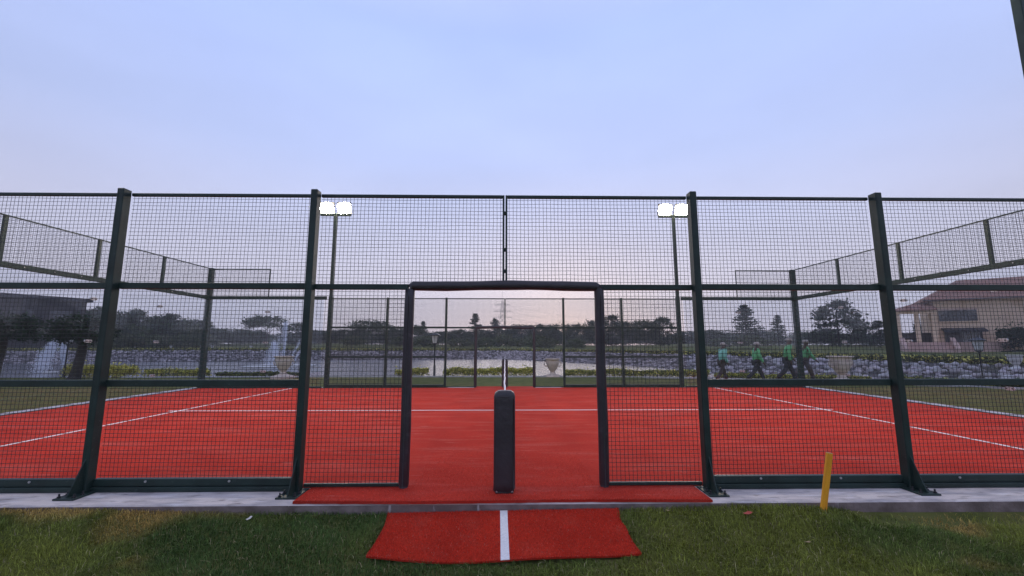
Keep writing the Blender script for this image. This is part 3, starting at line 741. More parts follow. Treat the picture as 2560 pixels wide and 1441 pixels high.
# ------------------------------------------------------------------ foreground grass blades
def grass_field(n, x0, x1, y0, y1, hmin, hmax, wid, name, label, keep=None):
    x = rng.uniform(x0, x1, n); y = rng.uniform(y0, y1, n)
    if keep is not None: k = keep(x, y); x, y = x[k], y[k]
    n = len(x); z = terrain(x, y) - .004
    a = noise2(x, y, 1, 4, 0.8); b = noise2(x, y, 2, 3, 2.6); t = noise2(x, y, 5, 4, 5.0)
    dry = np.clip((a - .44) * 3.8 + (b - .5) * 2.4 + .55 * np.exp(-((y + .42) / .24) ** 2) - .26, 0, 1)
    dark = np.clip((noise2(x, y, 8, 3, 0.55) - .42) * 4.5 + .5 * sm((x - 1.6) / 1.4) * sm((-y - .5) / .3), 0, 1)
    h = rng.uniform(hmin, hmax, n) * (0.65 + .7 * t) * (1 - .25 * dry); ang = rng.uniform(0, 6.283, n); lean = rng.uniform(.2, 1.3, n)
    # tufts comb in a common direction with local noise
    comb = noise2(x, y, 12, 2, 1.6) * 12.0; ang = np.where(rng.random(n) < .55, comb + rng.normal(0, .7, n), ang)
    dx, dy = np.cos(ang), np.sin(ang); w = wid * rng.uniform(.6, 1.3, n)
    px, py = -dy * w, dx * w
    P0 = np.stack([x - px, y - py, z], 1); P1 = np.stack([x + px, y + py, z], 1)
    mx, my, mz = x + dx * h * .35 * lean, y + dy * h * .35 * lean, z + h * .62
    P2 = np.stack([mx + px * .7, my + py * .7, mz], 1); P3 = np.stack([mx - px * .7, my - py * .7, mz], 1)
    P4 = np.stack([x + dx * h * 1.0 * lean, y + dy * h * 1.0 * lean, z + h * (1.02 - .32 * lean)], 1)
    V = np.stack([P0, P1, P2, P3, P4], 1).reshape(-1, 3)
    i = np.arange(n) * 5
    F = np.concatenate([np.stack([i, i + 1, i + 2], 1), np.stack([i, i + 2, i + 3], 1), np.stack([i + 3, i + 2, i + 4], 1)])
    g = np.array([.19, .215, .042]); dk = np.array([.075, .130, .036]); br = np.array([.42, .29, .10])
    c = g * (1 - dark[:, None]) + dk * dark[:, None]; c = c * (1 - dry[:, None]) + br * dry[:, None]
    c *= np.array([1.08, 1.10, 1.0]) * (rng.uniform(.45, 1.25, n) + .9 * (rng.random(n) < .12))[:, None]
    st = rng.random(n) < .022; c[st] = np.array([.48, .42, .24]) * rng.uniform(.6, 1.3, st.sum())[:, None]
    V = V.reshape(-1, 5, 3); V[st, 4] += rng.normal(0, .012, (st.sum(), 3)); V = V.reshape(-1, 3)
    o = link_mesh(name, fast_mesh(name, V, F, np.repeat(c, 5, 0)), M['grass']); tag(o, label, 'grass', None, 'stuff')
def keep_fg(x, y):
    k = ~((np.abs(x) < .985) & (y > -1.165 - .028 * np.sin((x + 1) / 2 * 3.6) + .04 * (np.abs(x) > .85)))
    bare = (x > 3.1) & (y > -.62 - .10 * noise2(x, y, 4, 2, 3)) & (rng.random(len(x)) < .85)
    k2 = np.abs(x) < (y + 4.41) * 1.24 + .25
    return k & ~bare & (y < -.405) & (k2 | (y > -1.0))
grass_field(190000, -5.8, 5.8, -1.9, -0.405, .024, .060, .0022, 'grass', 'short patchy green and brown grass in front of the court', keep_fg)

# ------------------------------------------------------------------ leaves, hedges, trees
def leaf_cards(P, size, cols, flat=0.0, name='foliage'):
    """small folded leaf faces at points P"""
    n = len(P); size = np.broadcast_to(size, (n,))
    a = rng.normal(size=(n, 3)); a[:, 2] *= (1 - flat); a /= np.linalg.norm(a, axis=1)[:, None]
    b = np.cross(a, rng.normal(size=(n, 3))); b /= np.linalg.norm(b, axis=1)[:, None] + 1e-9
    c = np.cross(a, b)
    s = size[:, None]
    V = np.stack([P - a * s, P + b * s * .55 + c * s * .12, P + a * s, P - b * s * .55 + c * s * .12], 1).reshape(-1, 3)
    F = (np.arange(n) * 4)[:, None] + np.arange(4)
    return fast_mesh(name, V, F, np.repeat(cols, 4, 0))
def leaf_cols(n, base, spread=.35, alt=None, p=.3):
    c = np.tile(np.array(base, float), (n, 1)) * rng.uniform(1 - spread, 1 + spread, (n, 1))
    if alt is not None: k = rng.random(n) < p; c[k] = np.array(alt) * rng.uniform(1 - spread, 1 + spread, (k.sum(), 1))
    return c
def hedge(pts, w, h, leaf, density, base, alt, p, label, name='hedge', kind=None, group=None, rough=.25, zoff=0.0):
    L = resample(np.array(pts, float), 0.2); n = int(len(L) * .2 * density)
    i = rng.integers(0, len(L), n); q = L[i] + rng.uniform(-.1, .1, (n, 2)); t = L[np.minimum(i + 1, len(L) - 1)] - L[np.maximum(i - 1, 0)]; t /= np.hypot(*t.T)[:, None] + 1e-9
    top = h * (1 - rough + 2 * rough * noise2(q[:, 0], q[:, 1], 21, 4, 1.7))
    # points near the shell of a rounded box section
    ang = rng.uniform(-.25, math.pi + .25, n); rad = np.sqrt(rng.uniform(.45, 1.05, n))
    ca, sa = np.cos(ang), np.sin(ang); sx = np.sign(ca) * np.abs(ca) ** .5 * rad; sz = np.sign(sa) * np.abs(sa) ** .5 * rad
    q = q + np.stack([-t[:, 1], t[:, 0]], 1) * (sx * w / 2)[:, None]
    z = terrain(q[:, 0], q[:, 1]) + np.clip(sz, 0.02, 2) * top + zoff
    z = np.where(rng.random(n) < .02, z + h * rng.uniform(.1, .5, n), z)
    P = np.stack([q[:, 0], q[:, 1], z], 1)
    c0 = P[0].copy() * 0; c0[:2] = L[len(L) // 2]
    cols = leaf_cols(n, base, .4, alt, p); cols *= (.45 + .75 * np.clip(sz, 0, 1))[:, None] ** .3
    root = empty(name, tuple(c0)); tag(root, label, 'hedge', group, kind)
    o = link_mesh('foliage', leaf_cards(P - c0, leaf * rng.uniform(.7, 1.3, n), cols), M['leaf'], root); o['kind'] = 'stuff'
    sm_ = MB()
    for k in range(0, len(L), 3):
        zz = gz(*L[k]) + zoff - c0[2]
        sm_.tube([(L[k][0] - c0[0], L[k][1] - c0[1], zz - .05), (L[k][0] - c0[0] + random.uniform(-.08, .08), L[k][1] - c0[1] + random.uniform(-.08, .08), zz + h * .8)], [.02, .008], 5)
    s_ = sm_.build('stems', M['bark'], root); s_['kind'] = 'stuff'
    return root
YG, YY, DG = (.17, .20, .045), (.66, .60, .15), (.055, .08, .035)
hedge([(-5.3, 17.05), (-3.9, 17.1)], .55, .43, .045, 1500, YG, YY, .5, 'short yellow green hedge just left of the central lantern')
hedge([(-2.95, 17.1), (-.1, 17.05)], .55, .45, .045, 1500, YG, YY, .5, 'yellow green hedge between the central lantern and the far net post')
hedge([(-.05, 17.05), (1.35, 17.0)], .55, .47, .045, 1500, YG, YY, .5, 'yellow green hedge just left of the urn in the far doorway')
hedge([(3.0, 16.85), (7.6, 16.3), (9.6, 15.6)], .55, .38, .045, 1300, YG, YY, .35, 'low hedge running right from the central stone urn')
hedge([(9.9, 15.6), (12.6, 14.5), (15.0, 13.0)], .45, .28, .045, 1200, YG, YY, .4, 'low sparse hedge behind the walking people')
hedge([(-17.2, 16.75), (-14.6, 16.85)], .6, .40, .045, 1500, YG, YY, .55, 'low yellow hedge beside the left corner post of the court')
hedge([(-20.9, 16.75), (-17.9, 16.75)], .9, .62, .05, 1700, YG, YY, .85, 'bright yellow bush beside the lantern between the two dark trunks')
hedge([(-13.9, 16.9), (-10.3, 17.0)], .5, .25, .045, 1000, DG, YG, .5, 'low dark ground cover left of the stone urn by the lake')
hedge([(15.6, 12.6), (19.5, 10.0), (24.0, 6.8)], .5, .3, .05, 1100, (.07, .10, .03), (.3, .3, .08), .3, 'low hedge below the rocks at the right edge')
# hedge along the top of the far bank
fo = offset_line(resample(FAR[2:15], 2.0), .8)
hedge(fo, .9, .42, .10, 330, (.085, .10, .035), YY, .30, 'long yellow green hedge along the top of the far rock bank', kind=None, rough=.15)

def crown_mesh(kind, seed, base, alt):
    """unit tree crown: height 0..1 above ground, width about 1"""
    r = np.random.default_rng(seed); pts = []
    if kind == 'dome':
        for k in range(85):
            a = r.uniform(0, 6.283); e = math.asin(r.uniform(-.85, 1)); rr = r.uniform(.6, 1.0)
            c = np.array([math.cos(a) * math.cos(e) * .42 * rr, math.sin(a) * math.cos(e) * .42 * rr, .53 + .42 * math.sin(e) * rr])
            pts.append(c + r.normal(size=(44, 3)) * np.array([.055, .055, .038]))
    elif kind == 'tall':
        for k in range(80):
            z = r.uniform(.10, .97); w = .36 * math.sin(math.pi * min(1, (z - .05) / .98) ** .75) + .06; a = r.uniform(0, 6.283); rr = math.sqrt(r.uniform(.25, 1))
            c = np.array([math.cos(a) * w * rr, math.sin(a) * w * rr, z]); pts.append(c + r.normal(size=(42, 3)) * np.array([.055, .055, .030]))
    elif kind == 'loose':
        for k in range(34):
            a = r.uniform(0, 6.283); e = math.asin(r.uniform(-.3, 1)); rr = r.uniform(.45, 1.05)
            c = np.array([math.cos(a) * math.cos(e) * .44 * rr, math.sin(a) * math.cos(e) * .44 * rr, .66 + .30 * math.sin(e) * rr])
            pts.append(c + r.normal(size=(85, 3)) * np.array([.06, .06, .032]))
    elif kind == 'conifer':
        for z in np.linspace(.12, .97, 17):
            w = .46 * (1 - z) ** .75 + .03; nb = 8
            for b in range(nb):
                a = r.uniform(0, 6.283); L = w * r.uniform(.65, 1.1)
                for t in np.linspace(.25, 1, 6):
                    c = np.array([math.cos(a) * L * t, math.sin(a) * L * t, z - .03 * t + .035 * t * t]); pts.append(c + r.normal(size=(6, 3)) * np.array([.022, .022, .010]))
    elif kind == 'shrub':
        for k in range(45):
            a = r.uniform(0, 6.283); e = math.asin(r.uniform(0, 1)); rr = r.uniform(.5, 1)
            c = np.array([math.cos(a) * math.cos(e) * .45 * rr, math.sin(a) * math.cos(e) * .45 * rr, .25 + .68 * math.sin(e) * rr]); pts.append(c + r.normal(size=(50, 3)) * np.array([.07, .07, .06]))
    P = np.vstack(pts); P[:, 2] = np.clip(P[:, 2], .04, 1.03); n = len(P)
    cols = leaf_cols(n, base, .4, alt, .25); size = {'dome': .026, 'tall': .028, 'loose': .024, 'conifer': .020, 'shrub': .035}[kind]
    return leaf_cards(P, size * r.uniform(.7, 1.35, n), cols, .2, 'crown')
def trunk_mesh(kind, seed):
    r = random.Random(seed); m = MB(); top = {'dome': .62, 'tall': .8, 'loose': .7, 'conifer': .96, 'shrub': .35}[kind]
    m.tube([(0, 0, -.03), (0, 0, .02), (r.uniform(-.01, .01), 0, .3 * top), (r.uniform(-.02, .02), r.uniform(-.02, .02), .65 * top), (0, 0, top)], [.036, .026, .021, .015, .006], 8)
    for k in range(9 if kind != 'conifer' else 0):
        a = k * 2.4 + r.random(); z = top * r.uniform(.45, .85); L = r.uniform(.18, .36)
        m.tube([(0, 0, z), (math.cos(a) * L * .55, math.sin(a) * L * .55, z + .08), (math.cos(a) * L, math.sin(a) * L, z + .19)], [.010, .007, .003], 5)
    return m.mesh('trunk')
TK = {}
def template(kind, seed, base, alt):
    c = crown_mesh(kind, seed, base, alt); c.materials.append(M['leaf']); t = trunk_mesh(kind, seed); t.materials.append(M['bark']); return c, t
G1, G2, G3 = (.050, .072, .032), (.070, .098, .038), (.036, .056, .029)
TK['dome'] = [template('dome', 1, G1, G2), template('dome', 2, G3, G1), template('dome', 3, (.048, .066, .030), (.075, .085, .035))]
TK['tall'] = [template('tall', 4, G1, G2), template('tall', 5, G3, G1)]
TK['loose'] = [template('loose', 6, G1, G2), template('loose', 7, G3, G2)]
TK['conifer'] = [template('conifer', 8, G3, G1), template('conifer', 9, (.026, .044, .026), G1)]
TK['shrub'] = [template('shrub', 10, G2, (.10, .12, .04)), template('shrub', 11, (.07, .09, .035), (.12, .13, .05))]
tree_n = 0
def tree(x, y, h, w, kind, label, name='tree', group=None):
    global tree_n
    r = empty(name, (x, y, gz(x, y) - .03 * h), random.uniform(0, 6.28)); c, t = TK[kind][tree_n % len(TK[kind])]; tree_n += 1
    o = link_mesh('crown', c, None, r); o.scale = (w, w, h); o['kind'] = 'stuff'
    o = link_mesh('trunk', t, None, r); o.scale = (h * .75, h * .75, h)
    tag(r, label, 'tree', group)
    return r
FT = 'trees beyond the lake'
def ft(u, top, wpx, D, kind, label, name='broadleaf_tree'):
    """a far tree: bearing and size were read off the photo, D is its real distance in metres"""
    th = math.atan((u - 1280) / 1059.7 * 0.991); x = 0.003 + math.tan(th + R(.94)) * D; y = D - 4.41
    zt = 1.389 + (865 - top) / 1059.7 * D * 1.01
    return tree(x, y, max(2.0, zt - gz(x, y)), wpx * D / 1059.7 * 1.15, kind, label, name, FT)
ft(570, 819, 100, 110, 'dome', 'low dark tree between left corner post and the fountain')
ft(625, 822, 90, 118, 'dome', 'dark low tree just left of the round tree by the fountain')
ft(665, 787, 96, 100, 'loose', 'round open crowned tree rising behind the fountain')
ft(742, 808, 84, 116, 'tall', 'dense tree immediately right of the fountain jet')
ft(800, 824, 80, 122, 'dome', 'low tree behind the fence post left of the doorway')
ft(860, 822, 80, 125, 'dome', 'low tree left of the big domed tree')
ft(930, 796, 118, 126, 'dome', 'big dark domed tree left of the doorway')
ft(990, 815, 60, 120, 'dome', 'tree behind the left doorway jamb')
ft(1035, 812, 50, 112, 'loose', 'tree just inside the left doorway jamb')
ft(1056, 803, 40, 120, 'conifer', 'small pointed conifer left of the central lantern', 'conifer')
ft(1105, 826, 70, 118, 'dome', 'low tree behind the central lantern')
ft(1150, 822, 70, 124, 'dome', 'low tree between the lantern and the tall conifer')
ft(1187, 783, 58, 116, 'conifer', 'tall dark conifer left of the far doorway', 'conifer')
ft(1237, 796, 60, 128, 'conifer', 'dark conifer at the foot of the pylon', 'conifer')
ft(1212, 822, 60, 130, 'dome', 'tree between the two central conifers')
ft(1262, 818, 60, 126, 'loose', 'grey green tree right of the pylon foot')
ft(1305, 806, 90, 128, 'dome', 'dark domed tree above the far doorway')
ft(1352, 808, 80, 124, 'dome', 'dark domed tree right of the far doorway')
ft(1398, 806, 90, 130, 'dome', 'dark domed tree above the central urn')
ft(1455, 808, 60, 120, 'loose', 'tree left of the right doorway jamb')
ft(1490, 797, 70, 122, 'dome', 'tree behind the right doorway jamb')
ft(1528, 788, 78, 124, 'tall', 'tall tree right of the doorway')
ft(1575, 800, 60, 120, 'loose', 'tree left of the pair by the right floodlight pole')
ft(1615, 796, 80, 116, 'dome', 'round tree left of the right floodlight pole')
ft(1660, 793, 72, 118, 'tall', 'tall tree touching the right floodlight pole')
ft(1722, 824, 70, 108, 'dome', 'low tree between the right floodlight pole and fence post')
ft(1780, 822, 80, 100, 'dome', 'low tree left of the big pine')
ft(1867, 760, 100, 88, 'conifer', 'big spreading pine above the walking people', 'pine')
ft(1948, 786, 56, 92, 'conifer', 'small conifer between the pine and right corner post', 'conifer')
ft(2099, 750, 118, 78, 'tall', 'big tall tree right of the corner post')
ft(2055, 826, 80, 84, 'dome', 'dark low tree left of the big tall tree')
ft(2160, 832, 70, 80, 'dome', 'dark low tree right of the big tall tree')
ft(2200, 800, 90, 70, 'conifer', 'dark conifer behind the right fence post', 'conifer')
ft(2300, 795, 44, 66, 'conifer', 'dark conifer in front of the house porch', 'conifer')
# lighter bushes in front of the tree line
for u, top, w, D, lab in [(1060, 836, 70, 96, 'light green bush behind the central lantern'), (1265, 828, 60, 100, 'light green tree just above the far doorway'), (1340, 832, 60, 98, 'pale bush left of the central urn'),
                          (1370, 838, 60, 92, 'pale yellow green bush right of the far doorway'), (1440, 842, 60, 92, 'low dark bush left of the right jamb'), (1885, 832, 90, 66, 'light olive bush behind the second walking person'),
                          (1800, 842, 60, 70, 'low olive bush behind the first walking person'), (880, 836, 60, 96, 'light green bush left of the domed tree'), (1000, 838, 60, 98, 'olive bush at the left doorway jamb'),
                          (1150, 842, 70, 104, 'dark bush left of the far doorway'), (1215, 840, 60, 100, 'dark bush at the far doorway'), (1300, 842, 60, 102, 'dark bush in the far doorway')]:
    ft(u, top, w, D, 'shrub', lab, 'bush')
# the dense wood on the left shore, read as one mass
wood = empty('wood', (-57, 60, 0)); tag(wood, 'dense dark wood on the left shore of the lake', 'wood', None, 'stuff')
k = 0
for ang, D, top in [(218, 68, 770), (245, 70, 772), (275, 71, 774), (305, 72, 774), (335, 74, 778), (365, 76, 782), (395, 78, 784), (425, 80, 788), (455, 82, 791), (485, 85, 795), (508, 88, 806), (530, 92, 818), (230, 60, 800), (280, 63, 805), (330, 66, 806), (380, 70, 808), (430, 74, 810), (480, 78, 812), (260, 58, 830), (310, 60, 828), (360, 63, 832), (410, 67, 832), (460, 71, 834), (510, 76, 836), (150, 66, 800), (180, 64, 815)]:
    D *= 1.22; th = math.atan((ang - 1280) / 1059.7 * .991); x = math.tan(th + R(.94)) * D; y = D - 4.41; g0 = gz(x, y)
    h = 1.389 + (865 - top) / 1059.7 * D * 1.01 - g0; c, t = TK[('dome', 'tall', 'shrub')[k % 3] if top < 825 else 'shrub'][k % 2]; k += 1
    o = link_mesh('crown', c, None, wood, (x + 57, y - 60, g0 - .2)); o.scale = (6.8, 6.8, h + .2); o.rotation_euler.z = k; o['kind'] = 'stuff'
    o = link_mesh('trunk', t, None, wood, (x + 57, y - 60, g0 - .2)); o.scale = (h * .7, h * .7, h)
far_wood = empty('wood', (0, 190, 0)); tag(far_wood, 'distant grey green wood filling the gaps along the horizon', 'wood', None, 'stuff')
for k in range(96):
    a = -47 + 94 * (k + random.uniform(-.3, .3)) / 95; D = 185 + random.uniform(-15, 25); x = math.tan(R(a)) * D * .98; y = D; g0 = gz(x, y)
    h = random.uniform(5.2, 8.2) - g0 + 1.5; c, t = TK['shrub'][k % 2] if k % 2 else TK['dome'][k % 3]
    o = link_mesh('crown', c, None, far_wood, (x, y - 190, g0 - 1.0)); o.scale = (11.5, 11.5, h + .8); o.rotation_euler.z = k; o['kind'] = 'stuff'
# two dark squat trees on the near lawn at the far left
def near_tree(x, y, h, w, label, seed):
    r = empty('shade_tree', (x, y, gz(x, y) - .02)); tag(r, label, 'tree', 'shade trees at the left')
    rr = np.random.default_rng(seed); pts = []
    for k in range(95):
        a = rr.uniform(0, 6.283); q = math.sqrt(rr.uniform(.02, 1)); c = np.array([math.cos(a) * w / 2 * q, math.sin(a) * w / 2 * q, h - .12 - .75 * rr.random() - .35 * q * q]); pts.append(c + rr.normal(size=(60, 3)) * np.array([.19, .19, .12]))
    P = np.vstack(pts); o = link_mesh('crown', leaf_cards(P, .075 * rr.uniform(.7, 1.3, len(P)), leaf_cols(len(P), (.020, .038, .018), .4, (.03, .055, .022), .3), .2, 'crown'), M['leaf'], r); o['kind'] = 'stuff'
    t = MB().tube([(-.10, 0, -.05), (-.05, 0, .12), (.02, 0, .6), (.10, 0, 1.2), (.14, 0, 1.9), (.16, 0, h - .5)], [.30, .22, .185, .17, .15, .06], 10)
    for k in range(7):
        a = k * .9 + seed; t.tube([(.12, 0, 1.45 + .08 * k), (.12 + math.cos(a) * w * .2, math.sin(a) * w * .2, 1.9 + .06 * k), (.12 + math.cos(a) * w * .4, math.sin(a) * w * .4, 2.2 + .05 * k)], [.07, .05, .02], 6)
    t.build('trunk', M['bark'], r)
near_tree(-22.75, 15.2, 3.0, 2.5, 'dark squat tree with thick trunk at the far left edge', 3)
near_tree(-19.15, 15.2, 2.9, 1.9, 'dark squat tree behind the leftmost fence post, right of its twin', 5)

# ------------------------------------------------------------------ urns, lanterns
def urn(x, y, s, mat, label, group, name='stone_urn', detail=True):
    r = empty(name, (x, y, gz(x, y) - .01)); r.scale = (s, s, s); tag(r, label, 'urn', group)
    k = 24 if detail else 10
    MB().lathe([(.50, 0), (.50, .06), (.47, .11), (.36, .14), (.18, .19), (.13, .26), (.15, .31)], k).build('base', M[mat], r)
    MB().lathe([(.10, .31), (.15, .36), (.25, .50), (.33, .68), (.36, .83), (.335, .87), (.35, .92), (.42, .96), (.42, 1.0), (.37, 1.0), (.33, .95), (.31, .72), (.1, .60)], k).build('bowl', M[mat], r)
    if detail:
        for sx in (-1, 1):
            MB().tube([(sx * .30, 0, .60), (sx * .40, 0, .60), (sx * .46, 0, .72), (sx * .43, 0, .83), (sx * .36, 0, .86)], .028, 8).build('handle', M[mat], r)
    return r
UG = 'large stone urns on the near shore'
urn(2.35, 16.75, .92, 'sandstone', 'pale stone urn with handles right of the far doorway', UG)
urn(-10.2, 15.6, 1.02, 'sandstone', 'stone urn with handles in front of the fountain', UG)
urn(14.0, 13.3, 1.12, 'sandstone', 'pale stone urn right of the walking people', UG)
urn(26.6, 24.6, .75, 'white_stone', 'white planter urn on the far bank above the rocks', 'white planters across the lake')
urn(25.2, 16.4, .75, 'white_stone', 'white planter urn beside the right lantern pole', 'white planters across the lake')
for k, (u, D) in enumerate([(232, 72), (340, 76), (428, 79), (505, 80), (531, 81), (628, 82)]):
    th = math.atan((u - 1280) / 1059.7 * .991); x = math.tan(th + R(.94)) * D
    urn(x, D - 4.41, .75, 'white_stone', ['tiny white urn on the far bank nearest the leftmost fence post', 'tiny white urn on the far bank, second from the leftmost fence post', 'tiny white urn on the far bank, third from the leftmost fence post',
        'tiny white urn just left of the left corner post', 'tiny white urn just right of the left corner post', 'tiny white urn on the far bank just left of the fountain'][k], 'white urns on the far left bank', detail=False)
def lantern(x, y, H, label, zoff=0, k_=1.0):
    r = empty('garden_lantern', (x, y, gz(x, y) - .01 + zoff)); r.scale = (k_, k_, 1); tag(r, label, 'lamp post', 'black garden lanterns by the lake')
    MB().lathe([(.085, 0), (.085, .06), (.06, .09), (.055, .55), (.042, .60), (.034, .66), (.03, H - .62), (.05, H - .60), (.05, H - .57)], 12).build('pole', M['black_metal'], r)
    MB().lathe([(.05, H - .57), (.16, H - .53), (.16, H - .50)], 4, square=True, smooth=False).build('cage_base', M['black_metal'], r)
    MB().lathe([(.135, H - .499), (.225, H - .13)], 4, square=True, smooth=False).build('lamp_glass', M['frosted'], r)
    for k in range(4):
        a = math.pi / 4 + k * math.pi / 2; MB().tube([(.143 * math.cos(a), .143 * math.sin(a), H - .50), (.235 * math.cos(a), .235 * math.sin(a), H - .13)], .012, 5).build('cage_bar', M['black_metal'], r)
        a = k * math.pi / 2; MB().tube([(.101 * math.cos(a), .101 * math.sin(a), H - .50), (.166 * math.cos(a), .166 * math.sin(a), H - .13)], .008, 5).build('cage_bar', M['black_metal'], r)
    MB().lathe([(.34, H - .13), (.35, H - .11), (.20, H - .05), (.05, H), (.02, H + .05)], 4, square=True, smooth=False).build('hat', M['black_metal'], r)
    return r
lantern(-3.45, 16.75, 2.17, 'black garden lantern seen through the near doorway')
lantern(-20.85, 16.35, 2.15, 'black garden lantern between the two dark trunks at left')
lantern(18.6, 12.1, 2.06, 'black garden lantern before the house at right', 0, .74)

# ------------------------------------------------------------------ fountains
def droplets(paths, n, spread, size):
    P = []
    for pts in paths:
        pts = np.array(pts, float); seg = np.linalg.norm(np.diff(pts, axis=0), axis=1); s = np.concatenate([[0], np.cumsum(seg)]) / seg.sum()
        t = rng.uniform(0, 1, n); q = np.stack([np.interp(t, s, pts[:, k]) for k in range(3)], 1)
        P.append(q + rng.normal(size=(n, 3)) * (np.interp(t, np.linspace(0, 1, len(spread)), spread))[:, None] * np.array([1, 1, .8]))
    P = np.vstack(P); P[:, 2] = np.maximum(P[:, 2], .01)
    return P, size * rng.uniform(.5, 1.4, len(P))
def fountain(x, y, label, plumes):
    r = empty('fountain', (x, y, -.9)); tag(r, label, 'fountain', 'fountains in the lake')
    m = MB().lathe([(.5, -.3), (.5, .05), (.42, .08), (.1, .08)], 16); m.build('nozzle_base', M['white_stone'], r)
    for nm, paths, n, spread, size in plumes:
        P, s = droplets(paths, n, spread, size)
        o = link_mesh(nm, leaf_cards(P, s, np.ones((len(P), 3)), 0, nm), M['spray'], r); o['kind'] = 'stuff'
def arc(dx, H, n=12, fall=1.0): return [(dx * t, 0, H * (1 - (2 * t * fall - 1) ** 2)) for t in np.linspace(0, 1, n)]
fountain(-26.6, 45.6, 'tall white fountain spraying in the lake left of the doorway',
         [('spray_bell', [[(0.2 + .25 * math.cos(a), .25 * math.sin(a), 0), (.05, 0, 2.0), (-.15, 0, 2.7), (-.3 + .35 * math.cos(a), .35 * math.sin(a), 1.5), (-.3 + .55 * math.cos(a), .55 * math.sin(a), 0)] for a in np.linspace(0, 6.28, 8)[:-1]], 900, [.10, .12, .16, .22, .25], .04),
          ('tall_jet', [[(1.0, 0, 0), (1.05, 0, 2.5), (1.05, 0, 5.0)]], 3600, [.05, .06, .10], .05),
          ('drifting_mist', [[(1.0, 0, 5.0), (.6, 0, 3.6), (.3, 0, 1.5), (.0, 0, .3)]], 1500, [.10, .25, .28, .3], .035),
          ('slanted_jet', [[(1.8, 0, 0), (2.1, 0, 1.4), (2.8, 0, 2.8), (3.5, 0, 3.7)], [(2.0, .2, 0), (2.5, .2, 1.2), (3.3, .2, 2.3), (4.0, .2, 2.7)]], 900, [.04, .06, .10, .14], .04)])
fountain(-39.6, 33.8, 'leaning white fountain plume behind the left lantern',
         [('leaning_jet', [[(1.2, 0, 0), (.9, 0, 1.8), (.6, 0, 3.9)]], 4200, [.06, .10, .18], .055),
          ('drifting_mist', [[(.6, 0, 3.9), (.1, 0, 2.7), (-.5, 0, 1.3), (-.9, 0, .1)]], 6500, [.07, .17, .26, .32], .05)])
MB().lathe([(3.6, -.02), (3.9, .02), (3.7, .05), (1.0, .05)], 40, (-26.0, 45.6, -.885)).build('fountain_basin', M['white_stone'])
bpy.data.objects['fountain_basin']; tag(bpy.data.objects['fountain_basin'], 'low pale ring in the water round the tall fountain', 'basin')

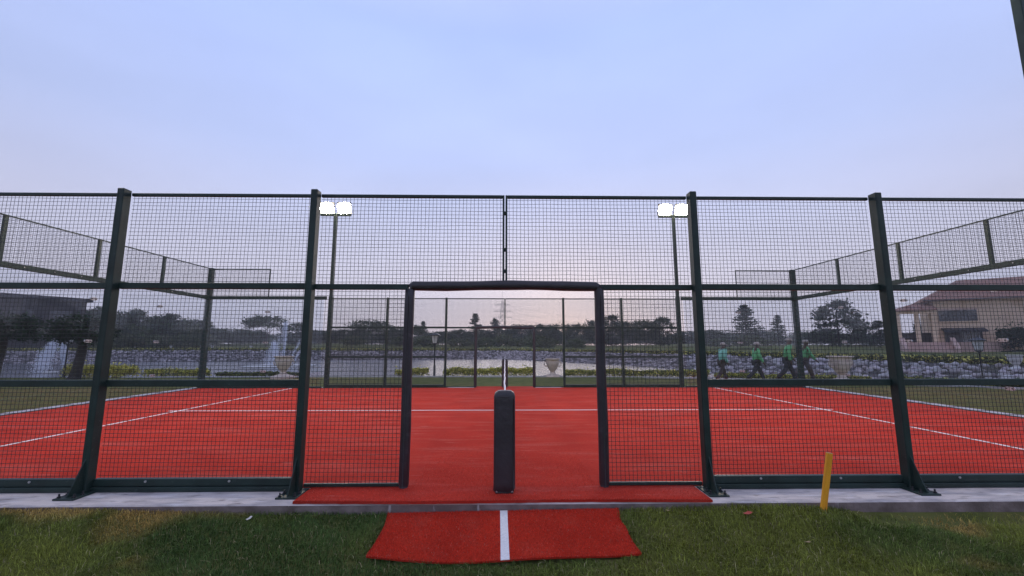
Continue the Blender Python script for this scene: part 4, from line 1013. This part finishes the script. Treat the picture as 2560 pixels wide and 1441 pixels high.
# ------------------------------------------------------------------ people walking beyond the court
def person(x, y, H, facing, stride, shirt, trousers, label, bend=0.0, arm=(.35, -.3)):
    r = empty('person', (x, y, gz(x, y) - .005), facing); s = H / 1.72; r.scale = (s, s, s); tag(r, label, 'person', 'people walking behind the far fence')
    # local: walks toward +X, left is +Y
    hip = Vector((0, 0, .90)); ch = Vector((.03 + bend * .2, 0, 1.30)); nk = Vector((.05 + bend * .3, 0, 1.46))
    J = {'pel': hip, 'sp': Vector((.015 + bend * .08, 0, 1.10)), 'ch': ch, 'nk': nk, 'hd': Vector((.075 + bend * .35, 0, 1.56)), 'ht': Vector((.08 + bend * .37, 0, 1.66)), 'ns': Vector((.185 + bend * .37, 0, 1.575))}
    for sd, sg in (('L', 1), ('R', -1)):
        a = stride * sg
        J['hp' + sd] = Vector((0, sg * .09, .88)); kn = Vector((math.sin(a) * .42 + .03, sg * .10, .88 - math.cos(a) * .42)); J['kn' + sd] = kn
        b = a - (.45 if a < 0 else .08); J['an' + sd] = kn + Vector((math.sin(b) * .40, 0, -math.cos(b) * .40)); J['to' + sd] = J['an' + sd] + Vector((.17, sg * .02, -.045 if a >= 0 else -.06))
        J['sh' + sd] = ch + Vector((0, sg * .17, .09)); aa = arm[0 if sg > 0 else 1]
        J['el' + sd] = J['sh' + sd] + Vector((math.sin(aa) * .28, sg * .05, -math.cos(aa) * .28)); J['wr' + sd] = J['el' + sd] + Vector((math.sin(aa + .35) * .25, 0, -math.cos(aa + .35) * .25))
        hd = (J['wr' + sd] - J['el' + sd]).normalized(); J['pa' + sd] = J['wr' + sd] + hd * .07
        for k, (oy, L) in enumerate([(-.028, .075), (-.010, .085), (.010, .08), (.028, .06)]): J['f%d' % k + sd] = J['pa' + sd] + hd * L + Vector((.012, oy, 0))
        J['th' + sd] = J['wr' + sd] + hd * .05 + Vector((.055, 0, 0))
    mn = min(J['toL'].z, J['toR'].z) - .03
    for k in J: J[k] = J[k] - Vector((0, 0, mn))
    def skin(name, edges, rad, mat, root, parent=r, sub=1):
        names = []; [names.append(n) for e in edges for n in e if n not in names]
        me = bpy.data.meshes.new(name); me.from_pydata([J[n] for n in names], [(names.index(a), names.index(b)) for a, b in edges], []); me.update()
        o = link_mesh(name, me, mat, parent)
        md = o.modifiers.new('skin', 'SKIN'); md.use_smooth_shade = True
        for v, n in zip(me.skin_vertices[0].data, names):
            rr = rad(n); v.radius = rr if isinstance(rr, tuple) else (rr, rr); v.use_root = (n == root)
        sb = o.modifiers.new('sub', 'SUBSURF'); sb.levels = sub; sb.render_levels = sub
        return o
    R0 = {'pel': .125, 'sp': .115, 'ch': .125, 'nk': .055, 'hd': .085, 'ht': .075, 'ns': .018, 'hp': .085, 'kn': .06, 'an': .042, 'to': .035, 'sh': .06, 'el': .042, 'wr': .030, 'pa': .032, 'th': .010}
    def rad0(n): return .0095 if n[0] == 'f' else R0.get(n, R0.get(n[:-1], .05))
    E = [('pel', 'sp'), ('sp', 'ch'), ('ch', 'nk'), ('nk', 'hd'), ('hd', 'ht'), ('hd', 'ns')]
    for sd in 'LR':
        E += [('pel', 'hp' + sd), ('hp' + sd, 'kn' + sd), ('kn' + sd, 'an' + sd), ('an' + sd, 'to' + sd), ('ch', 'sh' + sd), ('sh' + sd, 'el' + sd), ('el' + sd, 'wr' + sd), ('wr' + sd, 'pa' + sd), ('wr' + sd, 'th' + sd)] + [('pa' + sd, 'f%d' % k + sd) for k in range(4)]
    skin('body', E, rad0, M['skin'], 'pel')
    Es = [('pel', 'sp'), ('sp', 'ch')]
    for sd in 'LR': Es += [('ch', 'sh' + sd), ('sh' + sd, 'el' + sd), ('el' + sd, 'wr' + sd)]
    skin('shirt', Es, lambda n: rad0(n) + (.042 if n == 'pel' else .034 if n in ('sp', 'ch') else .024), M[shirt], 'pel')
    Et = []
    for sd in 'LR': Et += [('pel', 'hp' + sd), ('hp' + sd, 'kn' + sd), ('kn' + sd, 'an' + sd)]
    skin('trousers', Et, lambda n: rad0(n) + (.004 if n == 'pel' else .016 if n[:2] == 'hp' else .028), M[trousers], 'pel')
    for sd in 'LR':
        sh = MB().box((-.06, -.045, -.035), (.21, .045, .05), .03); o = sh.build('shoe', M['shoe'], r, J['an' + sd] + Vector((0, 0, -.035)))
    c = J['hd'] + Vector((-.005, 0, .055))
    cap = MB(); cap.lathe([(.118, 0), (.120, .03), (.105, .075), (.065, .105), (.01, .115)], 16, c)
    cap.add([(c.x + .06, -.09, c.z), (c.x + .20, -.06, c.z - .02), (c.x + .215, 0, c.z - .02), (c.x + .20, .06, c.z - .02), (c.x + .06, .09, c.z), (c.x + .06, -.09, c.z + .012), (c.x + .20, -.06, c.z - .008), (c.x + .215, 0, c.z - .008), (c.x + .20, .06, c.z - .008), (c.x + .06, .09, c.z + .012)],
            [(4, 3, 2, 1, 0), (5, 6, 7, 8, 9), (0, 1, 6, 5), (1, 2, 7, 6), (2, 3, 8, 7), (3, 4, 9, 8)])
    cap.build('cap', M['cap'], r)
    return r
person(8.75, 12.8, 1.63, R(6), .30, 'shirt_mint', 'trousers_brown', 'person in mint shirt and khaki cap walking at the left of the group', .1, (.05, -.05))
person(10.15, 12.8, 1.68, R(-6), .42, 'shirt_green', 'trousers', 'person in green shirt with legs wide apart, second from the left', .02, (-.1, .12))
person(11.42, 12.8, 1.84, R(-14), .38, 'shirt_leaf', 'trousers', 'tallest person in green shirt, left of the right corner post', .12, (.3, -.2))
person(12.18, 12.9, 1.74, R(-4), -.34, 'shirt_leaf', 'trousers_brown', 'person in green shirt and cap just right of the corner post', .15, (-.2, .35))

# ------------------------------------------------------------------ house at the right
HG = 1.25
house = empty('house', (59.7, 53.6, HG), math.atan2(-.586, .81)); tag(house, 'two storey tan house with red brown hipped roof at the right', 'house')
# local x along the facade, +y into the house
def hb(name, lo, hi, mat, parent=house, bevel=0.0): return MB().box(lo, hi, bevel).build(name, M[mat], parent)
hb('wall', (0, 0, -1.0), (17, 9, 6.25), 'tan')
rf = MB().add([(-1.1, -1.0, 6.26), (18, -1.0, 6.26), (18, 10, 6.26), (-1.1, 10, 6.26), (-1.1, -1.0, 6.46), (18, -1.0, 6.46), (18, 10, 6.46), (-1.1, 10, 6.46), (3.6, 4.5, 9.5), (14, 4.5, 9.5)],
              [(3, 2, 1, 0), (0, 1, 5, 4), (1, 2, 6, 5), (2, 3, 7, 6), (3, 0, 4, 7), (4, 5, 9, 8), (5, 6, 9), (6, 7, 8, 9), (7, 4, 8)]).build('roof', M['rooftile'], house)
hb('eave_board', (-1.12, -1.02, 6.30), (18, -1.003, 6.42), 'frame', rf)
def win(x0, x1, z0, z1, n, parent=house):
    w = hb('window', (x0, -.06, z0), (x1, -.003, z1), 'frame'); st = (x1 - x0) / n
    for k in range(n): hb('pane', (x0 + k * st + .07, -.072, z0 + .07), (x0 + (k + 1) * st - .07, -.0605, z1 - .07), 'pane', w)
    hb('sill', (x0 - .1, -.16, z0 - .12), (x1 + .1, -.003, z0 - .003), 'tan', w)
    hb('lintel', (x0 - .1, -.12, z1 + .003), (x1 + .1, -.003, z1 + .22), 'pinkstone', w)
win(.45, 4.15, 3.45, 4.95, 4); win(8.6, 12.0, 3.45, 4.95, 4)
aw = MB().add([(.5, -.003, 2.55), (4.6, -.003, 2.55), (4.6, -1.6, 2.15), (.5, -1.6, 2.15), (.5, -.003, 2.42), (4.6, -.003, 2.42), (4.6, -1.6, 1.95), (.5, -1.6, 1.95)], [(0, 3, 2, 1), (4, 5, 6, 7), (0, 4, 7, 3), (3, 7, 6, 2), (2, 6, 5, 1)]).build('awning', M['darkroof'], house)
hb('recess', (.8, -.04, .62), (4.4, -.003, 2.35), 'frame')
for k in range(2):
    d_ = hb('door', (2.5 + k * .85, -.10, .65), (3.25 + k * .85, -.045, 2.1), 'pale_frame')
    for q in range(2): hb('pane', (2.57 + k * .85 + q * .33, -.112, .8), (2.84 + k * .85 + q * .33, -.1005, 2.0), 'pane', d_)
hb('terrace', (-4.6, -2.2, -1.0), (6.2, -.004, .60), 'pinkstone')
# porch wing at the left end
for px in (-4.0, -2.05, -.35):
    hb('column', (px - .22, -1.7, .60), (px + .22, -1.3, 4.55), 'tan')
hb('porch_beam', (-4.35, -1.85, 4.56), (-.003, -1.2, 4.95), 'tan')
hb('porch_back_wall', (-4.3, 3.0, -1.0), (-.003, 3.3, 2.0), 'darkwall')
MB().add([(-4.9, -2.3, 4.96), (-.01, -2.3, 4.96), (-.01, 3.6, 4.96), (-4.9, 3.6, 4.96), (-4.9, -2.3, 5.10), (-.01, -2.3, 5.10), (-.01, 3.6, 5.10), (-4.9, 3.6, 5.10), (-.01, .6, 6.0), (-2.2, .6, 6.0)],
         [(3, 2, 1, 0), (0, 1, 5, 4), (2, 3, 7, 6), (3, 0, 4, 7), (4, 5, 8, 9), (6, 7, 9, 8), (7, 4, 9)]).build('porch_roof', M['rooftile'], house)
for k in range(6): hb('step', (-3.6, -2.2 - .38 * (k + 1), -1.2), (.8, -2.203 - .38 * k, .48 - .19 * k), 'pinkstone')
for x0 in (-4.1, .83):
    MB().add([(x0, -2.203, -1.2), (x0 + .45, -2.203, -1.2), (x0 + .45, -4.8, -1.2), (x0, -4.8, -1.2), (x0, -2.203, 1.25), (x0 + .45, -2.203, 1.25), (x0 + .45, -4.8, -.2), (x0, -4.8, -.2)],
             [(0, 1, 2, 3), (4, 7, 6, 5), (0, 4, 5, 1), (3, 2, 6, 7), (1, 5, 6, 2), (0, 3, 7, 4)]).build('stair_flank', M['pinkstone'], house)
def hw(lx, ly):
    a = math.atan2(-.586, .81); return (59.7 + lx * math.cos(a) - ly * math.sin(a), 53.6 + lx * math.sin(a) + ly * math.cos(a))
hedge([hw(5.2, -2.6), hw(16, -2.6)], 1.5, 2.9, .14, 1100, (.022, .040, .020), (.035, .055, .022), .3, 'tall dark clipped hedge along the front of the house', rough=.08)

# dark building at the far left
bld = empty('building', (-73.2, 70.7, .7), math.atan2(49.6 - 57.2, -64.3 + 60)); bld.scale = (1.21, 1.21, 1.25); tag(bld, 'long dark flat roofed building behind the trees at the far left', 'building')
def bb(name, lo, hi, mat, parent=bld): return MB().box(lo, hi).build(name, M[mat], parent)
bb('wall', (0, -8, -1), (26, 0, 6.6), 'darkwall')
bb('roof', (-.5, -8.6, 6.603), (26.5, .6, 7.05), 'darkroof')
for k in range(6): w = bb('window', (1.5 + k * 3.6, .003, 3.6), (3.6 + k * 3.6, .06, 5.2), 'frame'); bb('pane', (1.6 + k * 3.6, .0605, 3.7), (3.5 + k * 3.6, .07, 5.1), 'pane', w)
for k in range(5): bb('pier', (.6 + k * 5.2, .003, -1), (1.15 + k * 5.2, .30, 6.6), 'darkroof')

# ------------------------------------------------------------------ pylon and power lines
pz = 2.0; PX, PY = -2.6, 400.0
pyl = empty('pylon', (PX, PY, pz)); tag(pyl, 'grey lattice power pylon far behind the central trees', 'pylon')
H = 42.0; m = MB()
def pw(z): return 3.4 * (1 - z / H) ** 1.0 + 0.8
lev = [0, 8, 15, 21, 26, 30, 34, 38, 42]
for sx, sy in ((-1, -1), (1, -1), (1, 1), (-1, 1)): m.tube([(sx * pw(z), sy * pw(z), z) for z in lev], .16, 4, smooth=False)
for a, b in zip(lev[:-1], lev[1:]):
    for sy in (-1, 1):
        m.tube([(-pw(a), sy * pw(a), a), (pw(b), sy * pw(b), b)], .10, 4, smooth=False); m.tube([(pw(a), sy * pw(a), a), (-pw(b), sy * pw(b), b)], .10, 4, smooth=False)
m.build('tower', M['pylon'], pyl); MB().tube([(0, 0, 42), (0, 0, 51)], .11, 5).build('mast', M['pylon'], pyl)
arms = [(26, 9.5), (32, 8.5), (38, 7.5)]
for z, L in arms:
    MB().tube([(-L, 0, z), (0, 0, z + .2), (L, 0, z)], .16, 4).tube([(-L, 0, z), (0, 0, z + 2.2), (L, 0, z)], .10, 4).build('cross_arm', M['pylon'], pyl)
k = 0
for z, L in arms:
    a = Vector((PX + L, PY, pz + z - 1.0)); b = Vector((330, 560, z + 2)); pts = []
    for i in range(31):
        t = i / 30; p = a.lerp(b, t); p.z -= 14 * 4 * t * (1 - t) * .9; pts.append(p)
    o = MB().tube(pts, .075, 4).build('power_line', M['pylon'])
    tag(o, ['lowest power line running right from the pylon', 'middle power line running right from the pylon', 'highest power line running right from the pylon'][k], 'power line', 'power lines from the pylon'); k += 1

# ------------------------------------------------------------------ evening haze
hz = MB().box((-420, -40, -3), (420, 620, 60)).build('haze', None); tag(hz, 'pale evening haze over the park', None, None, 'stuff')
m = bpy.data.materials.new('evening_haze'); m.use_nodes = True
nt = m.node_tree; nt.nodes.remove(nt.nodes['Principled BSDF'])
pv = nt.nodes.new('ShaderNodeVolumePrincipled'); pv.inputs['Color'].default_value = (0.90, 0.90, 0.93, 1); pv.inputs['Density'].default_value = 0.0010; pv.inputs['Anisotropy'].default_value = 0.2
nt.links.new(pv.outputs[0], nt.nodes['Material Output'].inputs['Volume'])
hz.data.materials.append(m)
